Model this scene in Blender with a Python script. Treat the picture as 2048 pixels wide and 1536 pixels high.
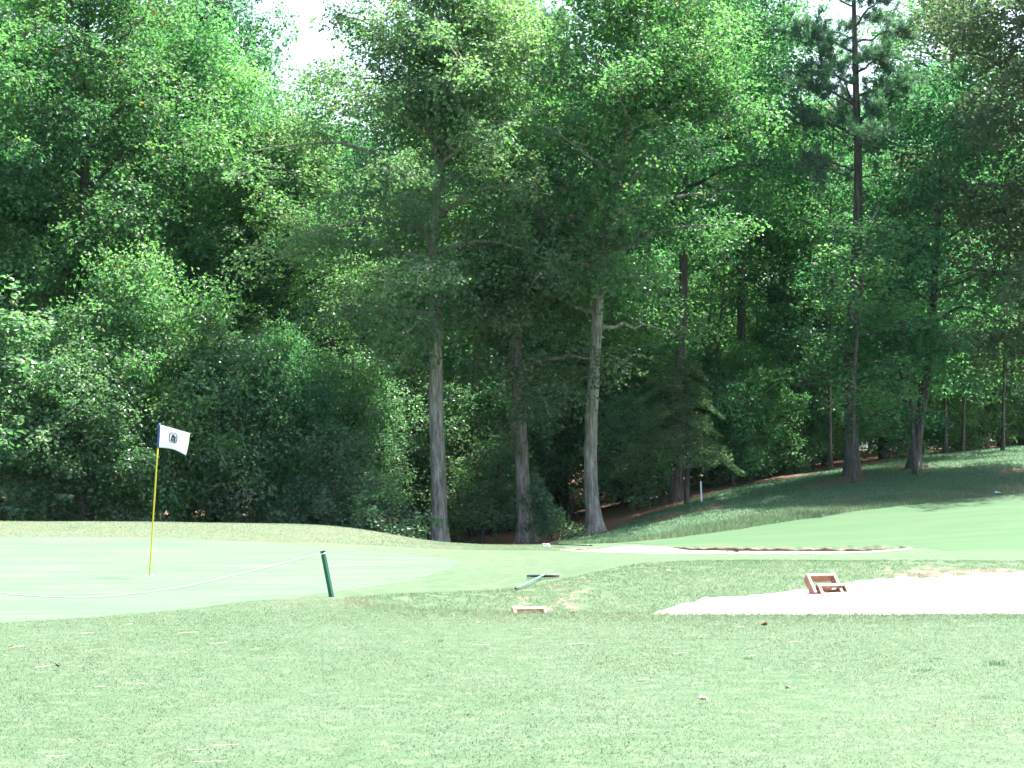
import bpy, math, random
import numpy as np
from mathutils import Vector, Matrix

for o in list(bpy.data.objects):
    bpy.data.objects.remove(o)
SC = bpy.context.scene
COL = SC.collection
rad = math.radians

# ------------------------------------------------------------------ camera, sky, sun, exposure
EYE = 1.65                      # eye height over the near turf
FPX, HORIZON = 4773.0, 900.0    # focal length and horizon row in photograph pixels
cam = bpy.data.cameras.new('camera')
cam.sensor_width = 36.0
cam.lens = 36.0 * FPX / 2048.0
cam.clip_start = 0.5
cam.clip_end = 6000.0
cam_o = bpy.data.objects.new('camera', cam)
COL.objects.link(cam_o)
cam_o.location = (0, 0, EYE)
cam_o.rotation_euler = (math.pi / 2 + math.atan((HORIZON - 768.0) / FPX), 0, 0)
SC.camera = cam_o

SUN_AZ, SUN_EL = rad(52.0), rad(64.0)
world = bpy.data.worlds.new('World')
SC.world = world
world.use_nodes = True
wn = world.node_tree
sky = wn.nodes.new('ShaderNodeTexSky')
sky.sky_type = 'NISHITA'
sky.sun_disc = False
sky.sun_elevation = SUN_EL
sky.sun_rotation = SUN_AZ
sky.air_density = 1.0
sky.dust_density = 3.0
sky.ozone_density = 1.0
wn.links.new(sky.outputs[0], wn.nodes['Background'].inputs[0])
wn.nodes['Background'].inputs[1].default_value = 0.115

sun = bpy.data.lights.new('sun', 'SUN')
sun.energy = 5.0
sun.angle = rad(0.53)
sun.color = (1.0, 0.98, 0.95)
sun_o = bpy.data.objects.new('sun', sun)
COL.objects.link(sun_o)
sdir = Vector((math.sin(SUN_AZ) * math.cos(SUN_EL), math.cos(SUN_AZ) * math.cos(SUN_EL), math.sin(SUN_EL)))
sun_o.rotation_euler = (-sdir).to_track_quat('-Z', 'Y').to_euler()
sun_o.location = (20, 40, 60)

SC.view_settings.view_transform = 'Standard'
SC.view_settings.look = 'None'
SC.view_settings.exposure = 2.25
SC.view_settings.gamma = 1.0
SC.render.engine = 'CYCLES'
SC.cycles.use_adaptive_sampling = True
SC.cycles.adaptive_threshold = 0.02
SC.cycles.max_bounces = 4
SC.cycles.diffuse_bounces = 3
SC.cycles.glossy_bounces = 2
SC.cycles.transmission_bounces = 3
SC.cycles.transparent_max_bounces = 4
SC.cycles.caustics_reflective = False
SC.cycles.caustics_refractive = False
SC.cycles.sample_clamp_indirect = 8.0
SC.cycles.use_denoising = True


def P(px, py, Y):
    """point at depth Y seen at photograph pixel (px, py)"""
    return np.array([(px - 1024.0) / FPX * Y, Y, EYE + (HORIZON - py) / FPX * Y])


# ------------------------------------------------------------------ small tools
def mesh_obj(name, V, F, mat=None, parent=None, smooth=False, attrs=None, link=True):
    V = np.asarray(V, dtype=np.float32).reshape(-1, 3)
    me = bpy.data.meshes.new(name)
    if isinstance(F, np.ndarray):
        n = F.shape[1]
        me.vertices.add(len(V))
        me.vertices.foreach_set('co', V.ravel())
        me.loops.add(F.size)
        me.loops.foreach_set('vertex_index', F.astype(np.int32).ravel())
        me.polygons.add(len(F))
        me.polygons.foreach_set('loop_start', np.arange(0, F.size, n, dtype=np.int32))
        me.polygons.foreach_set('use_smooth', np.full(len(F), bool(smooth)))
        me.update(calc_edges=True)
    else:
        me.from_pydata([tuple(v) for v in V], [], [tuple(f) for f in F])
        if smooth:
            me.polygons.foreach_set('use_smooth', np.ones(len(me.polygons), dtype=bool))
        me.update()
    for k, a in (attrs or {}).items():
        at = me.attributes.new(k, 'FLOAT', 'POINT')
        at.data.foreach_set('value', np.asarray(a, dtype=np.float32))
    if mat is not None:
        me.materials.append(mat)
    o = bpy.data.objects.new(name, me)
    if link:
        COL.objects.link(o)
    if parent is not None:
        o.parent = parent
    return o


def tag(o, label=None, category=None, group=None, kind=None):
    if label: o['label'] = label
    if category: o['category'] = category
    if group: o['group'] = group
    if kind: o['kind'] = kind
    return o


def empty(name, loc=(0, 0, 0), rz=0.0):
    o = bpy.data.objects.new(name, None)
    COL.objects.link(o)
    o.location = loc
    o.rotation_euler = (0, 0, rz)
    o.empty_display_size = 0.3
    return o


class Bag:
    """collects quads of several pieces of ONE part"""
    def __init__(self):
        self.V, self.F, self.n = [], [], 0

    def add(self, V, F):
        V = np.asarray(V, float).reshape(-1, 3)
        self.V.append(V)
        self.F.append(np.asarray(F, int) + self.n)
        self.n += len(V)

    def get(self):
        return np.concatenate(self.V), np.concatenate(self.F)


def tube(Pts, R, n=8, noise=None, cap=True):
    Pts = np.asarray(Pts, float)
    R = np.broadcast_to(np.asarray(R, float), (len(Pts),))
    T = np.gradient(Pts, axis=0)
    T /= np.linalg.norm(T, axis=1)[:, None] + 1e-9
    mean = T.mean(0)
    ref = np.array([1.0, 0.1, 0]) if abs(mean[2]) > 0.75 else np.array([0.05, 0.02, 1.0])
    A = np.cross(T, ref)
    A /= np.linalg.norm(A, axis=1)[:, None] + 1e-9
    B = np.cross(T, A)
    th = np.linspace(0, 2 * math.pi, n, endpoint=False)
    rr = R[:, None] * np.ones(n)
    if noise is not None:
        rr = rr * noise(len(Pts), n)
    V = Pts[:, None, :] + rr[..., None] * (np.cos(th)[None, :, None] * A[:, None, :] + np.sin(th)[None, :, None] * B[:, None, :])
    m = len(Pts)
    i = np.arange(m - 1)[:, None] * n
    j = np.arange(n)[None, :]
    k = (j + 1) % n
    F = np.stack([i + j, i + k, i + n + k, i + n + j], -1).reshape(-1, 4)
    V = V.reshape(-1, 3)
    if cap:
        a = len(V)
        V = np.vstack([V, Pts[:1], Pts[-1:]])
        jj = np.arange(n)
        kk = (jj + 1) % n
        c0 = np.stack([np.full(n, a), kk, jj, jj], -1)
        c1 = np.stack([np.full(n, a + 1), (m - 1) * n + jj, (m - 1) * n + kk, (m - 1) * n + kk], -1)
        # degenerate quads are avoided: fans are written as kites over two segments
        if n % 2 == 0:
            e = np.arange(0, n, 2)
            c0 = np.stack([np.full(len(e), a), (e + 2) % n, e + 1, e], -1)
            c1 = np.stack([np.full(len(e), a + 1), (m - 1) * n + e, (m - 1) * n + e + 1, (m - 1) * n + (e + 2) % n], -1)
        F = np.vstack([F, c0, c1])
    return V, F


def box(cx, cy, cz, sx, sy, sz, bevel=0.0):
    x, y, z = sx / 2, sy / 2, sz / 2
    V = np.array([[-x, -y, -z], [x, -y, -z], [x, y, -z], [-x, y, -z], [-x, -y, z], [x, -y, z], [x, y, z], [-x, y, z]])
    F = np.array([[0, 3, 2, 1], [4, 5, 6, 7], [0, 1, 5, 4], [1, 2, 6, 5], [2, 3, 7, 6], [3, 0, 4, 7]])
    return V + np.array([cx, cy, cz]), F


def bevel_mod(o, w, seg=2):
    m = o.modifiers.new('bevel', 'BEVEL')
    m.width = w
    m.segments = seg
    m.limit_method = 'ANGLE'
    return o


def spline(pts, n):
    """smooth curve through control rows (Catmull-Rom, any number of columns)"""
    p = np.asarray(pts, float)
    q = np.vstack([2 * p[0] - p[1], p, 2 * p[-1] - p[-2]])
    s = np.linspace(0, len(p) - 1, n)
    i = np.minimum(s.astype(int), len(p) - 2)
    t = (s - i)[:, None]
    a, b, c, d = q[i], q[i + 1], q[i + 2], q[i + 3]
    return 0.5 * (2 * b + (c - a) * t + (2 * a - 5 * b + 4 * c - d) * t ** 2 + (3 * b - a - 3 * c + d) * t ** 3)


_ng = np.random.default_rng(7).random((64, 64, 8))


def vnoise(x, y, k=0):
    """smooth value noise, period 64"""
    x = np.asarray(x, float); y = np.asarray(y, float)
    xi = np.floor(x).astype(int); yi = np.floor(y).astype(int)
    fx = x - xi; fy = y - yi
    fx = fx * fx * (3 - 2 * fx); fy = fy * fy * (3 - 2 * fy)
    g = _ng[..., k]
    a = g[xi % 64, yi % 64]; b = g[(xi + 1) % 64, yi % 64]
    c = g[xi % 64, (yi + 1) % 64]; d = g[(xi + 1) % 64, (yi + 1) % 64]
    return (a * (1 - fx) + b * fx) * (1 - fy) + (c * (1 - fx) + d * fx) * fy


# ------------------------------------------------------------------ materials
class NT:
    def __init__(self, name):
        self.m = bpy.data.materials.new(name)
        self.m.use_nodes = True
        self.t = self.m.node_tree
        self.t.nodes.clear()

    def n(self, kind, **kw):
        nd = self.t.nodes.new(kind)
        for k, v in kw.items():
            if k.startswith('i_'):
                nd.inputs[k[2:].replace('_', ' ')].default_value = v
            else:
                setattr(nd, k, v)
        return nd

    def l(self, a, b):
        self.t.links.new(a, b)

    def ramp(self, stops, fac=None, interp='LINEAR'):
        r = self.n('ShaderNodeValToRGB')
        r.color_ramp.interpolation = interp
        e = r.color_ramp.elements
        while len(e) > 1:
            e.remove(e[-1])
        e[0].position = stops[0][0]
        e[0].color = (*stops[0][1], 1)
        for p, c in stops[1:]:
            x = e.new(p)
            x.color = (*c, 1)
        if fac is not None:
            self.l(fac, r.inputs[0])
        return r

    def noise(self, scale, detail=3, rough=0.55, vec=None, dist=0.0):
        nd = self.n('ShaderNodeTexNoise')
        nd.inputs['Scale'].default_value = scale
        nd.inputs['Detail'].default_value = detail
        nd.inputs['Roughness'].default_value = rough
        nd.inputs['Distortion'].default_value = dist
        if vec is not None:
            self.l(vec, nd.inputs['Vector'])
        return nd

    def mix(self, fac, a, b, mode='MIX'):
        nd = self.n('ShaderNodeMix', data_type='RGBA', blend_type=mode)
        for sock, v in ((nd.inputs[0], fac), (nd.inputs[6], a), (nd.inputs[7], b)):
            if isinstance(v, (int, float)):
                sock.default_value = v
            elif isinstance(v, tuple):
                sock.default_value = (*v, 1)
            else:
                self.l(v, sock)
        return nd.outputs[2]

    def math(self, op, a, b=None, clamp=False):
        nd = self.n('ShaderNodeMath', operation=op)
        nd.use_clamp = clamp
        for k, v in ((0, a), (1, b)):
            if v is None: continue
            if isinstance(v, (int, float)):
                nd.inputs[k].default_value = v
            else:
                self.l(v, nd.inputs[k])
        return nd.outputs[0]

    def out(self, shader):
        o = self.n('ShaderNodeOutputMaterial')
        self.l(shader, o.inputs['Surface'])
        return self.m


def leaf_mat(name, dark, mid, light, autumn, trans=0.45, tcol=(1.25, 1.75, 0.9), rough=0.48, spec=0.33, sheen=None):
    t = NT(name)
    a = t.n('ShaderNodeAttribute', attribute_name='tint')
    r = t.ramp([(0.0, dark), (0.45, mid), (0.93, light), (0.975, light), (0.985, autumn), (1.0, autumn)], a.outputs['Fac'])
    oi = t.n('ShaderNodeObjectInfo')
    hsv = t.n('ShaderNodeHueSaturation')
    t.l(r.outputs[0], hsv.inputs['Color'])
    t.l(t.math('ADD', t.math('MULTIPLY', oi.outputs['Random'], 0.036), 0.482), hsv.inputs['Hue'])
    t.l(t.math('ADD', t.math('MULTIPLY', oi.outputs['Random'], 0.3), 0.85), hsv.inputs['Value'])
    col = hsv.outputs[0]
    p = t.n('ShaderNodeBsdfPrincipled')
    t.l(col, p.inputs['Base Color'])
    p.inputs['Roughness'].default_value = rough
    p.inputs['Specular IOR Level'].default_value = spec
    tr = t.n('ShaderNodeBsdfTranslucent')
    t.l(t.mix(1.0, col, tcol, 'MULTIPLY'), tr.inputs['Color'])
    mx = t.n('ShaderNodeMixShader')
    mx.inputs[0].default_value = trans
    t.l(p.outputs[0], mx.inputs[1])
    t.l(tr.outputs[0], mx.inputs[2])
    return t.out(mx.outputs[0])


def bark_mat(name, c0, c1, c2, moss=(0.11, 0.14, 0.10), mossy=0.35):
    t = NT(name)
    tc = t.n('ShaderNodeTexCoord')
    mp = t.n('ShaderNodeMapping')
    mp.inputs['Scale'].default_value = (1, 1, 0.16)
    t.l(tc.outputs['Object'], mp.inputs['Vector'])
    n1 = t.noise(13, 5, 0.7, mp.outputs[0])
    n2 = t.noise(2.2, 4, 0.6, tc.outputs['Object'])
    n3 = t.noise(9, 4, 0.65, tc.outputs['Object'])
    r = t.ramp([(0.34, c0), (0.5, c1), (0.64, c2)], n1.outputs[0])
    f = t.ramp([(0.5, (0, 0, 0)), (0.66, (1, 1, 1))], n2.outputs[0])
    g = t.ramp([(0.45, (0, 0, 0)), (0.6, (1, 1, 1))], n3.outputs[0])
    c = t.mix(t.math('MULTIPLY', t.math('MULTIPLY', f.outputs[0], g.outputs[0]), mossy), r.outputs[0], moss)
    b = t.n('ShaderNodeBump')
    b.inputs['Strength'].default_value = 1.0
    b.inputs['Distance'].default_value = 0.05
    t.l(n1.outputs[0], b.inputs['Height'])
    p = t.n('ShaderNodeBsdfPrincipled')
    p.inputs['Roughness'].default_value = 0.9
    p.inputs['Specular IOR Level'].default_value = 0.15
    t.l(c, p.inputs['Base Color'])
    t.l(b.outputs[0], p.inputs['Normal'])
    return t.out(p.outputs[0])


def plain(name, col, rough=0.5, spec=0.5, metal=0.0, var=0.15, scale=30, bump=0.0, dist=0.004):
    t = NT(name)
    tc = t.n('ShaderNodeTexCoord')
    n = t.noise(scale, 4, 0.6, tc.outputs['Object'])
    lo = tuple(max(0, c * (1 - var)) for c in col)
    hi = tuple(min(1, c * (1 + var)) for c in col)
    r = t.ramp([(0.3, lo), (0.7, hi)], n.outputs[0])
    p = t.n('ShaderNodeBsdfPrincipled')
    t.l(r.outputs[0], p.inputs['Base Color'])
    p.inputs['Roughness'].default_value = rough
    p.inputs['Specular IOR Level'].default_value = spec
    p.inputs['Metallic'].default_value = metal
    if bump:
        b = t.n('ShaderNodeBump')
        b.inputs['Strength'].default_value = bump
        b.inputs['Distance'].default_value = dist
        t.l(n.outputs[0], b.inputs['Height'])
        t.l(b.outputs[0], p.inputs['Normal'])
    return t.out(p.outputs[0])


def ground_mat():
    """turf with straw, bare soil, pine straw and leaf litter where the attributes say so"""
    t = NT('turf')
    ge = t.n('ShaderNodeNewGeometry')
    pos = ge.outputs['Position']
    dry = t.n('ShaderNodeAttribute', attribute_name='dry').outputs['Fac']
    soil = t.n('ShaderNodeAttribute', attribute_name='soil').outputs['Fac']
    litter = t.n('ShaderNodeAttribute', attribute_name='litter').outputs['Fac']
    n1 = t.noise(0.9, 5, 0.6, pos)
    n2 = t.noise(5.0, 5, 0.65, pos)
    n3 = t.noise(60.0, 3, 0.6, pos)
    g = t.ramp([(0.3, (0.040, 0.079, 0.035)), (0.5, (0.057, 0.097, 0.045)), (0.72, (0.076, 0.111, 0.057))], n2.outputs[0])
    st = t.ramp([(0.3, (0.125, 0.125, 0.082)), (0.7, (0.185, 0.165, 0.115))], n3.outputs[0])
    fdry = t.math('MULTIPLY', t.math('SUBTRACT', t.math('ADD', n2.outputs[0], t.math('MULTIPLY', dry, 0.28)), 0.52), 3.0, True)
    c = t.mix(t.math('MULTIPLY', fdry, 0.45), g.outputs[0], st.outputs[0])
    c = t.mix(t.math('MULTIPLY', t.math('SUBTRACT', n1.outputs[0], 0.45), 2.0, True), c, (0.080, 0.108, 0.064))
    so = t.ramp([(0.3, (0.07, 0.05, 0.032)), (0.7, (0.20, 0.155, 0.11))], n2.outputs[0])
    c = t.mix(t.math('MULTIPLY', t.math('SUBTRACT', t.math('ADD', soil, n2.outputs[0]), 0.72), 6.0, True), c, so.outputs[0])
    li = t.ramp([(0.3, (0.065, 0.036, 0.022)), (0.55, (0.17, 0.088, 0.050)), (0.75, (0.28, 0.16, 0.10))], n3.outputs[0])
    c = t.mix(t.math('MULTIPLY', t.math('SUBTRACT', t.math('ADD', litter, t.math('MULTIPLY', n2.outputs[0], 0.8)), 0.8), 5.0, True), c, li.outputs[0])
    b = t.n('ShaderNodeBump')
    b.inputs['Strength'].default_value = 0.7
    b.inputs['Distance'].default_value = 0.02
    t.l(n3.outputs[0], b.inputs['Height'])
    p = t.n('ShaderNodeBsdfPrincipled')
    p.inputs['Roughness'].default_value = 0.85
    p.inputs['Specular IOR Level'].default_value = 0.2
    t.l(c, p.inputs['Base Color'])
    t.l(b.outputs[0], p.inputs['Normal'])
    return t.out(p.outputs[0])


def mown_mat(name, lo, hi, pale, streak=(0.25, 3.0), amount=0.6, spec=0.2):
    t = NT(name)
    ge = t.n('ShaderNodeNewGeometry')
    mp = t.n('ShaderNodeMapping')
    mp.inputs['Scale'].default_value = (streak[0], streak[1], 1)
    t.l(ge.outputs['Position'], mp.inputs['Vector'])
    n1 = t.noise(1.0, 5, 0.6, mp.outputs[0])
    n2 = t.noise(25, 4, 0.6, ge.outputs['Position'])
    n3 = t.noise(0.55, 4, 0.6, ge.outputs['Position'])
    c = t.ramp([(0.3, lo), (0.7, hi)], n2.outputs[0]).outputs[0]
    f = t.math('MULTIPLY', t.math('SUBTRACT', t.math('ADD', n1.outputs[0], t.math('MULTIPLY', n3.outputs[0], 0.6)), 0.72), 3.2, True)
    c = t.mix(t.math('MULTIPLY', f, amount), c, pale)
    b = t.n('ShaderNodeBump')
    b.inputs['Strength'].default_value = 0.35
    b.inputs['Distance'].default_value = 0.01
    t.l(n2.outputs[0], b.inputs['Height'])
    p = t.n('ShaderNodeBsdfPrincipled')
    p.inputs['Roughness'].default_value = 0.8
    p.inputs['Specular IOR Level'].default_value = spec
    t.l(c, p.inputs['Base Color'])
    t.l(b.outputs[0], p.inputs['Normal'])
    return t.out(p.outputs[0])


def sand_mat():
    t = NT('sand')
    ge = t.n('ShaderNodeNewGeometry')
    n1 = t.noise(3.0, 5, 0.6, ge.outputs['Position'])
    n2 = t.noise(45, 4, 0.7, ge.outputs['Position'])
    r = t.ramp([(0.3, (0.50, 0.45, 0.385)), (0.7, (0.64, 0.59, 0.52))], n1.outputs[0])
    b = t.n('ShaderNodeBump')
    b.inputs['Strength'].default_value = 0.6
    b.inputs['Distance'].default_value = 0.02
    t.l(n2.outputs[0], b.inputs['Height'])
    p = t.n('ShaderNodeBsdfPrincipled')
    p.inputs['Roughness'].default_value = 0.9
    p.inputs['Specular IOR Level'].default_value = 0.2
    t.l(r.outputs[0], p.inputs['Base Color'])
    t.l(b.outputs[0], p.inputs['Normal'])
    return t.out(p.outputs[0])


def grass_mat(name, a, b, c, straw, trans=0.35):
    t = NT(name)
    at = t.n('ShaderNodeAttribute', attribute_name='tint')
    r = t.ramp([(0.0, a), (0.45, b), (0.8, c), (0.9, straw), (1.0, straw)], at.outputs['Fac'])
    p = t.n('ShaderNodeBsdfPrincipled')
    p.inputs['Roughness'].default_value = 0.5
    p.inputs['Specular IOR Level'].default_value = 0.4
    t.l(r.outputs[0], p.inputs['Base Color'])
    tr = t.n('ShaderNodeBsdfTranslucent')
    t.l(r.outputs[0], tr.inputs['Color'])
    mx = t.n('ShaderNodeMixShader')
    mx.inputs[0].default_value = trans
    t.l(p.outputs[0], mx.inputs[1])
    t.l(tr.outputs[0], mx.inputs[2])
    return t.out(mx.outputs[0])


M = dict(
    turf=ground_mat(),
    green=mown_mat('green_turf', (0.070, 0.136, 0.068), (0.085, 0.156, 0.081), (0.112, 0.162, 0.096), (0.22, 1.3), 0.75, 0.05),
    fairway=mown_mat('fairway_turf', (0.040, 0.086, 0.038), (0.052, 0.100, 0.046), (0.070, 0.104, 0.052), (0.12, 1.4), 0.7, 0.12),
    sand=sand_mat(),
    grass=grass_mat('grass_blade', (0.068, 0.120, 0.054), (0.098, 0.156, 0.072), (0.142, 0.190, 0.104), (0.195, 0.184, 0.120), 0.6),
    rough=grass_mat('rough_blade', (0.060, 0.135, 0.060), (0.100, 0.180, 0.082), (0.16, 0.225, 0.125), (0.25, 0.215, 0.15), 0.5),
    face=grass_mat('face_blade', (0.050, 0.115, 0.042), (0.080, 0.150, 0.058), (0.12, 0.185, 0.085), (0.19, 0.17, 0.11), 0.55),
    bank=grass_mat('bank_blade', (0.036, 0.130, 0.056), (0.062, 0.180, 0.076), (0.105, 0.23, 0.11), (0.18, 0.19, 0.11), 0.45),
    oak=leaf_mat('oak_leaf', (0.07, 0.118, 0.066), (0.114, 0.18, 0.092), (0.182, 0.242, 0.122), (0.26, 0.15, 0.035), 0.47),
    gum=leaf_mat('gum_leaf', (0.046, 0.114, 0.053), (0.085, 0.18, 0.078), (0.158, 0.258, 0.104), (0.34, 0.19, 0.035), 0.5),
    poplar=leaf_mat('poplar_leaf', (0.046, 0.118, 0.072), (0.078, 0.175, 0.1), (0.135, 0.24, 0.145), (0.28, 0.2, 0.04), 0.45),
    maple=leaf_mat('maple_leaf', (0.04, 0.116, 0.068), (0.068, 0.172, 0.092), (0.12, 0.238, 0.118), (0.16, 0.17, 0.05), 0.5),
    russet=leaf_mat('russet_leaf', (0.068, 0.09, 0.06), (0.105, 0.135, 0.082), (0.16, 0.185, 0.11), (0.27, 0.13, 0.04), 0.42),
    shrub=leaf_mat('shrub_leaf', (0.055, 0.118, 0.066), (0.092, 0.172, 0.092), (0.155, 0.235, 0.13), (0.22, 0.16, 0.06), 0.45, rough=0.36),
    hemlock=leaf_mat('hemlock_leaf', (0.062, 0.105, 0.056), (0.098, 0.148, 0.074), (0.14, 0.185, 0.095), (0.12, 0.11, 0.05), 0.35, rough=0.6),
    needle=leaf_mat('pine_needle', (0.05, 0.105, 0.07), (0.078, 0.145, 0.095), (0.12, 0.19, 0.13), (0.2, 0.13, 0.06), 0.35, rough=0.45),
    bark_grey=bark_mat('grey_bark', (0.10, 0.088, 0.070), (0.245, 0.218, 0.172), (0.41, 0.375, 0.31), (0.22, 0.25, 0.20), 0.6),
    bark_brown=bark_mat('brown_bark', (0.066, 0.056, 0.046), (0.165, 0.14, 0.112), (0.27, 0.235, 0.195), (0.14, 0.16, 0.12), 0.35),
    bark_dark=bark_mat('dark_bark', (0.042, 0.036, 0.032), (0.10, 0.084, 0.073), (0.165, 0.14, 0.125), (0.10, 0.12, 0.09), 0.3),
    wood=plain('brown_board', (0.235, 0.125, 0.078), 0.6, 0.35, var=0.18, scale=18, bump=0.3),
    flag=None, sleeve=plain('blue_sleeve', (0.045, 0.06, 0.22), 0.6),
    yellow=plain('yellow_fibreglass', (0.62, 0.47, 0.03), 0.35, var=0.06),
    white=plain('white_plastic', (0.75, 0.75, 0.73), 0.5, var=0.05),
    rope=plain('white_rope', (0.24, 0.28, 0.25), 0.8, 0.2, var=0.1, scale=120),
    post=plain('green_post_paint', (0.012, 0.085, 0.05), 0.4, var=0.15),
    black=plain('black_plastic', (0.014, 0.018, 0.020), 0.5, var=0.2),
    teal=plain('teal_handle', (0.10, 0.34, 0.30), 0.35, var=0.08),
    dark_green=plain('dark_green_handle', (0.012, 0.05, 0.035), 0.4, var=0.1),
    deadleaf=plain('dead_leaf', (0.17, 0.10, 0.065), 0.7, 0.3, var=0.4, scale=60),
    paleleaf=plain('pale_dead_leaf', (0.40, 0.30, 0.24), 0.7, 0.3, var=0.3, scale=60),
    paper=plain('pale_blue_paper', (0.45, 0.55, 0.75), 0.6, var=0.1),
    ink_dark=plain('dark_ink', (0.03, 0.05, 0.06), 0.7, var=0.1),
    ink_brown=plain('maroon_ink', (0.13, 0.035, 0.02), 0.7, var=0.1),
    ink_blue=plain('navy_ink', (0.02, 0.05, 0.12), 0.7, var=0.1),
)


def flag_cloth():
    t = NT('flag_cloth')
    tc = t.n('ShaderNodeTexCoord')
    n = t.noise(160, 2, 0.5, tc.outputs['Object'])
    r = t.ramp([(0.3, (0.74, 0.76, 0.78)), (0.7, (0.80, 0.81, 0.82))], n.outputs[0])
    p = t.n('ShaderNodeBsdfPrincipled')
    p.inputs['Roughness'].default_value = 0.7
    t.l(r.outputs[0], p.inputs['Base Color'])
    tr = t.n('ShaderNodeBsdfTranslucent')
    t.l(r.outputs[0], tr.inputs['Color'])
    mx = t.n('ShaderNodeMixShader')
    mx.inputs[0].default_value = 0.5
    t.l(p.outputs[0], mx.inputs[1])
    t.l(tr.outputs[0], mx.inputs[2])
    return t.out(mx.outputs[0])


M['flag'] = flag_cloth()

# ------------------------------------------------------------------ terrain
COLS = np.array([0, 350, 640, 740, 830, 900, 1000, 1100, 1200, 1400, 1700, 2048], float)
ROWS = [
    (24.2, [-1.70, -1.70, -1.68, -1.66, -1.65, -1.65, -1.65, -1.65, -1.65, -1.65, -1.65, -1.65]),
    (28.0, [-1.73, -1.73, -1.70, -1.70, -1.70, -1.71, -1.72, -1.70, -1.62, -1.60, -1.60, -1.60]),
    (31.5, [-1.74, -1.74, -1.73, -1.72, -1.71, -1.69, -1.62, -1.57, -1.48, -1.46, -1.46, -1.47]),
    (36.0, [-1.74, -1.74, -1.74, -1.74, -1.74, -1.73, -1.68, -1.64, -1.60, -1.58, -1.58, -1.56]),
    (40.0, [-1.72, -1.72, -1.73, -1.74, -1.76, -1.77, -1.76, -1.74, -1.72, -1.73, -1.73, -1.68]),
    (43.5, [-1.68, -1.68, -1.72, -1.76, -1.80, -1.83, -1.83, -1.84, -1.87, -1.90, -1.90, -1.80]),
    (47.0, [-1.60, -1.60, -1.65, -1.72, -1.82, -1.90, -1.93, -1.93, -1.93, -1.93, -1.90, -1.72]),
    (50.5, [-1.48, -1.50, -1.55, -1.67, -1.87, -1.96, -1.99, -1.99, -1.96, -1.91, -1.78, -1.50]),
    (54.0, [-1.70, -1.70, -1.75, -1.85, -2.05, -2.20, -2.25, -2.20, -2.13, -1.85, -1.60, -1.30]),
    (57.0, [-2.10, -2.10, -2.15, -2.25, -2.40, -2.45, -2.40, -2.27, -2.13, -1.65, -1.35, -1.12]),
    (62.0, [-2.50, -2.50, -2.50, -2.50, -2.55, -2.55, -2.50, -2.30, -2.12, -1.35, -0.85, -0.62]),
    (66.0, [-2.50, -2.50, -2.50, -2.50, -2.50, -2.50, -2.45, -2.20, -1.95, -1.20, -0.60, -0.25]),
    (72.0, [-2.40, -2.40, -2.40, -2.40, -2.40, -2.40, -2.30, -2.05, -1.75, -1.00, -0.40, 0.08]),
    (78.0, [-2.30, -2.30, -2.30, -2.30, -2.30, -2.30, -2.20, -1.90, -1.60, -0.85, -0.25, 0.16]),
    (90.0, [-2.20, -2.20, -2.20, -2.20, -2.20, -2.20, -2.10, -1.70, -1.35, -0.65, -0.15, 0.20]),
    (120., [-2.00, -2.00, -2.00, -2.00, -2.00, -2.00, -1.90, -1.50, -1.10, -0.50, 0.00, 0.20]),
]
_gy = np.arange(10.0, 130.01, 0.25)
_gp = np.arange(-200.0, 2260.0, 20.0)


def _table():
    ys = np.array([10.0, 22.0] + [r[0] for r in ROWS])
    zs = np.array([[-1.65] * 12, [-1.66, -1.66, -1.66] + [-1.65] * 9] + [r[1] for r in ROWS])
    by_col = np.array([np.interp(_gp, COLS, row) for row in zs])            # rows x gp
    full = np.array([np.interp(_gy, ys, by_col[:, k]) for k in range(len(_gp))]).T
    for _ in range(2):                                                    # soften the break lines
        for ax, w in ((0, 3), (1, 2)):
            pad = [(w, w) if a == ax else (0, 0) for a in (0, 1)]
            q = np.pad(full, pad, mode='edge')
            full = sum(np.take(q, range(k, k + full.shape[ax]), axis=ax) for k in range(2 * w + 1)) / (2 * w + 1)
    return full


_gz = _table()


def pxof(x, y):
    return 1024.0 + FPX * np.asarray(x, float) / np.maximum(np.asarray(y, float), 10.0)


def base_z(px, y):
    a = np.clip((np.clip(px, -200, 2240) - _gp[0]) / 20.0, 0, len(_gp) - 1.001)
    b = np.clip((np.clip(y, 10, 130) - 10.0) / 0.25, 0, len(_gy) - 1.001)
    i = a.astype(int); j = b.astype(int); fa = a - i; fb = b - j
    return (_gz[j, i] * (1 - fa) + _gz[j, i + 1] * fa) * (1 - fb) + (_gz[j + 1, i] * (1 - fa) + _gz[j + 1, i + 1] * fa) * fb


# near bunker: lips, foot of the sand, top of the sand
NB_P = np.array([690, 760, 850, 1000, 1050, 1200, 1310, 1400, 1600, 1750, 2048, 2400], float)
NB_N = np.array([27.0, 25.9, 24.9, 24.3, 24.2, 24.1, 24.1, 24.0, 24.0, 24.0, 24.0, 24.0])
NB_F = np.array([27.0, 27.5, 28.0, 28.5, 28.7, 29.9, 31.2, 31.5, 31.6, 31.6, 31.5, 31.2])
NB_S = np.array([27.0, 26.4, 26.3, 26.4, 26.5, 26.9, 27.5, 28.5, 29.6, 30.4, 30.9, 30.9])
NB_FL = np.array([-1.70, -1.80, -1.92, -2.02, -2.04, -2.05, -2.00, -1.97, -1.94, -1.92, -1.90, -1.90])
NB_ZS = np.array([-1.70, -1.79, -1.90, -1.98, -2.00, -2.00, -1.885, -1.790, -1.745, -1.650, -1.585, -1.58])
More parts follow.
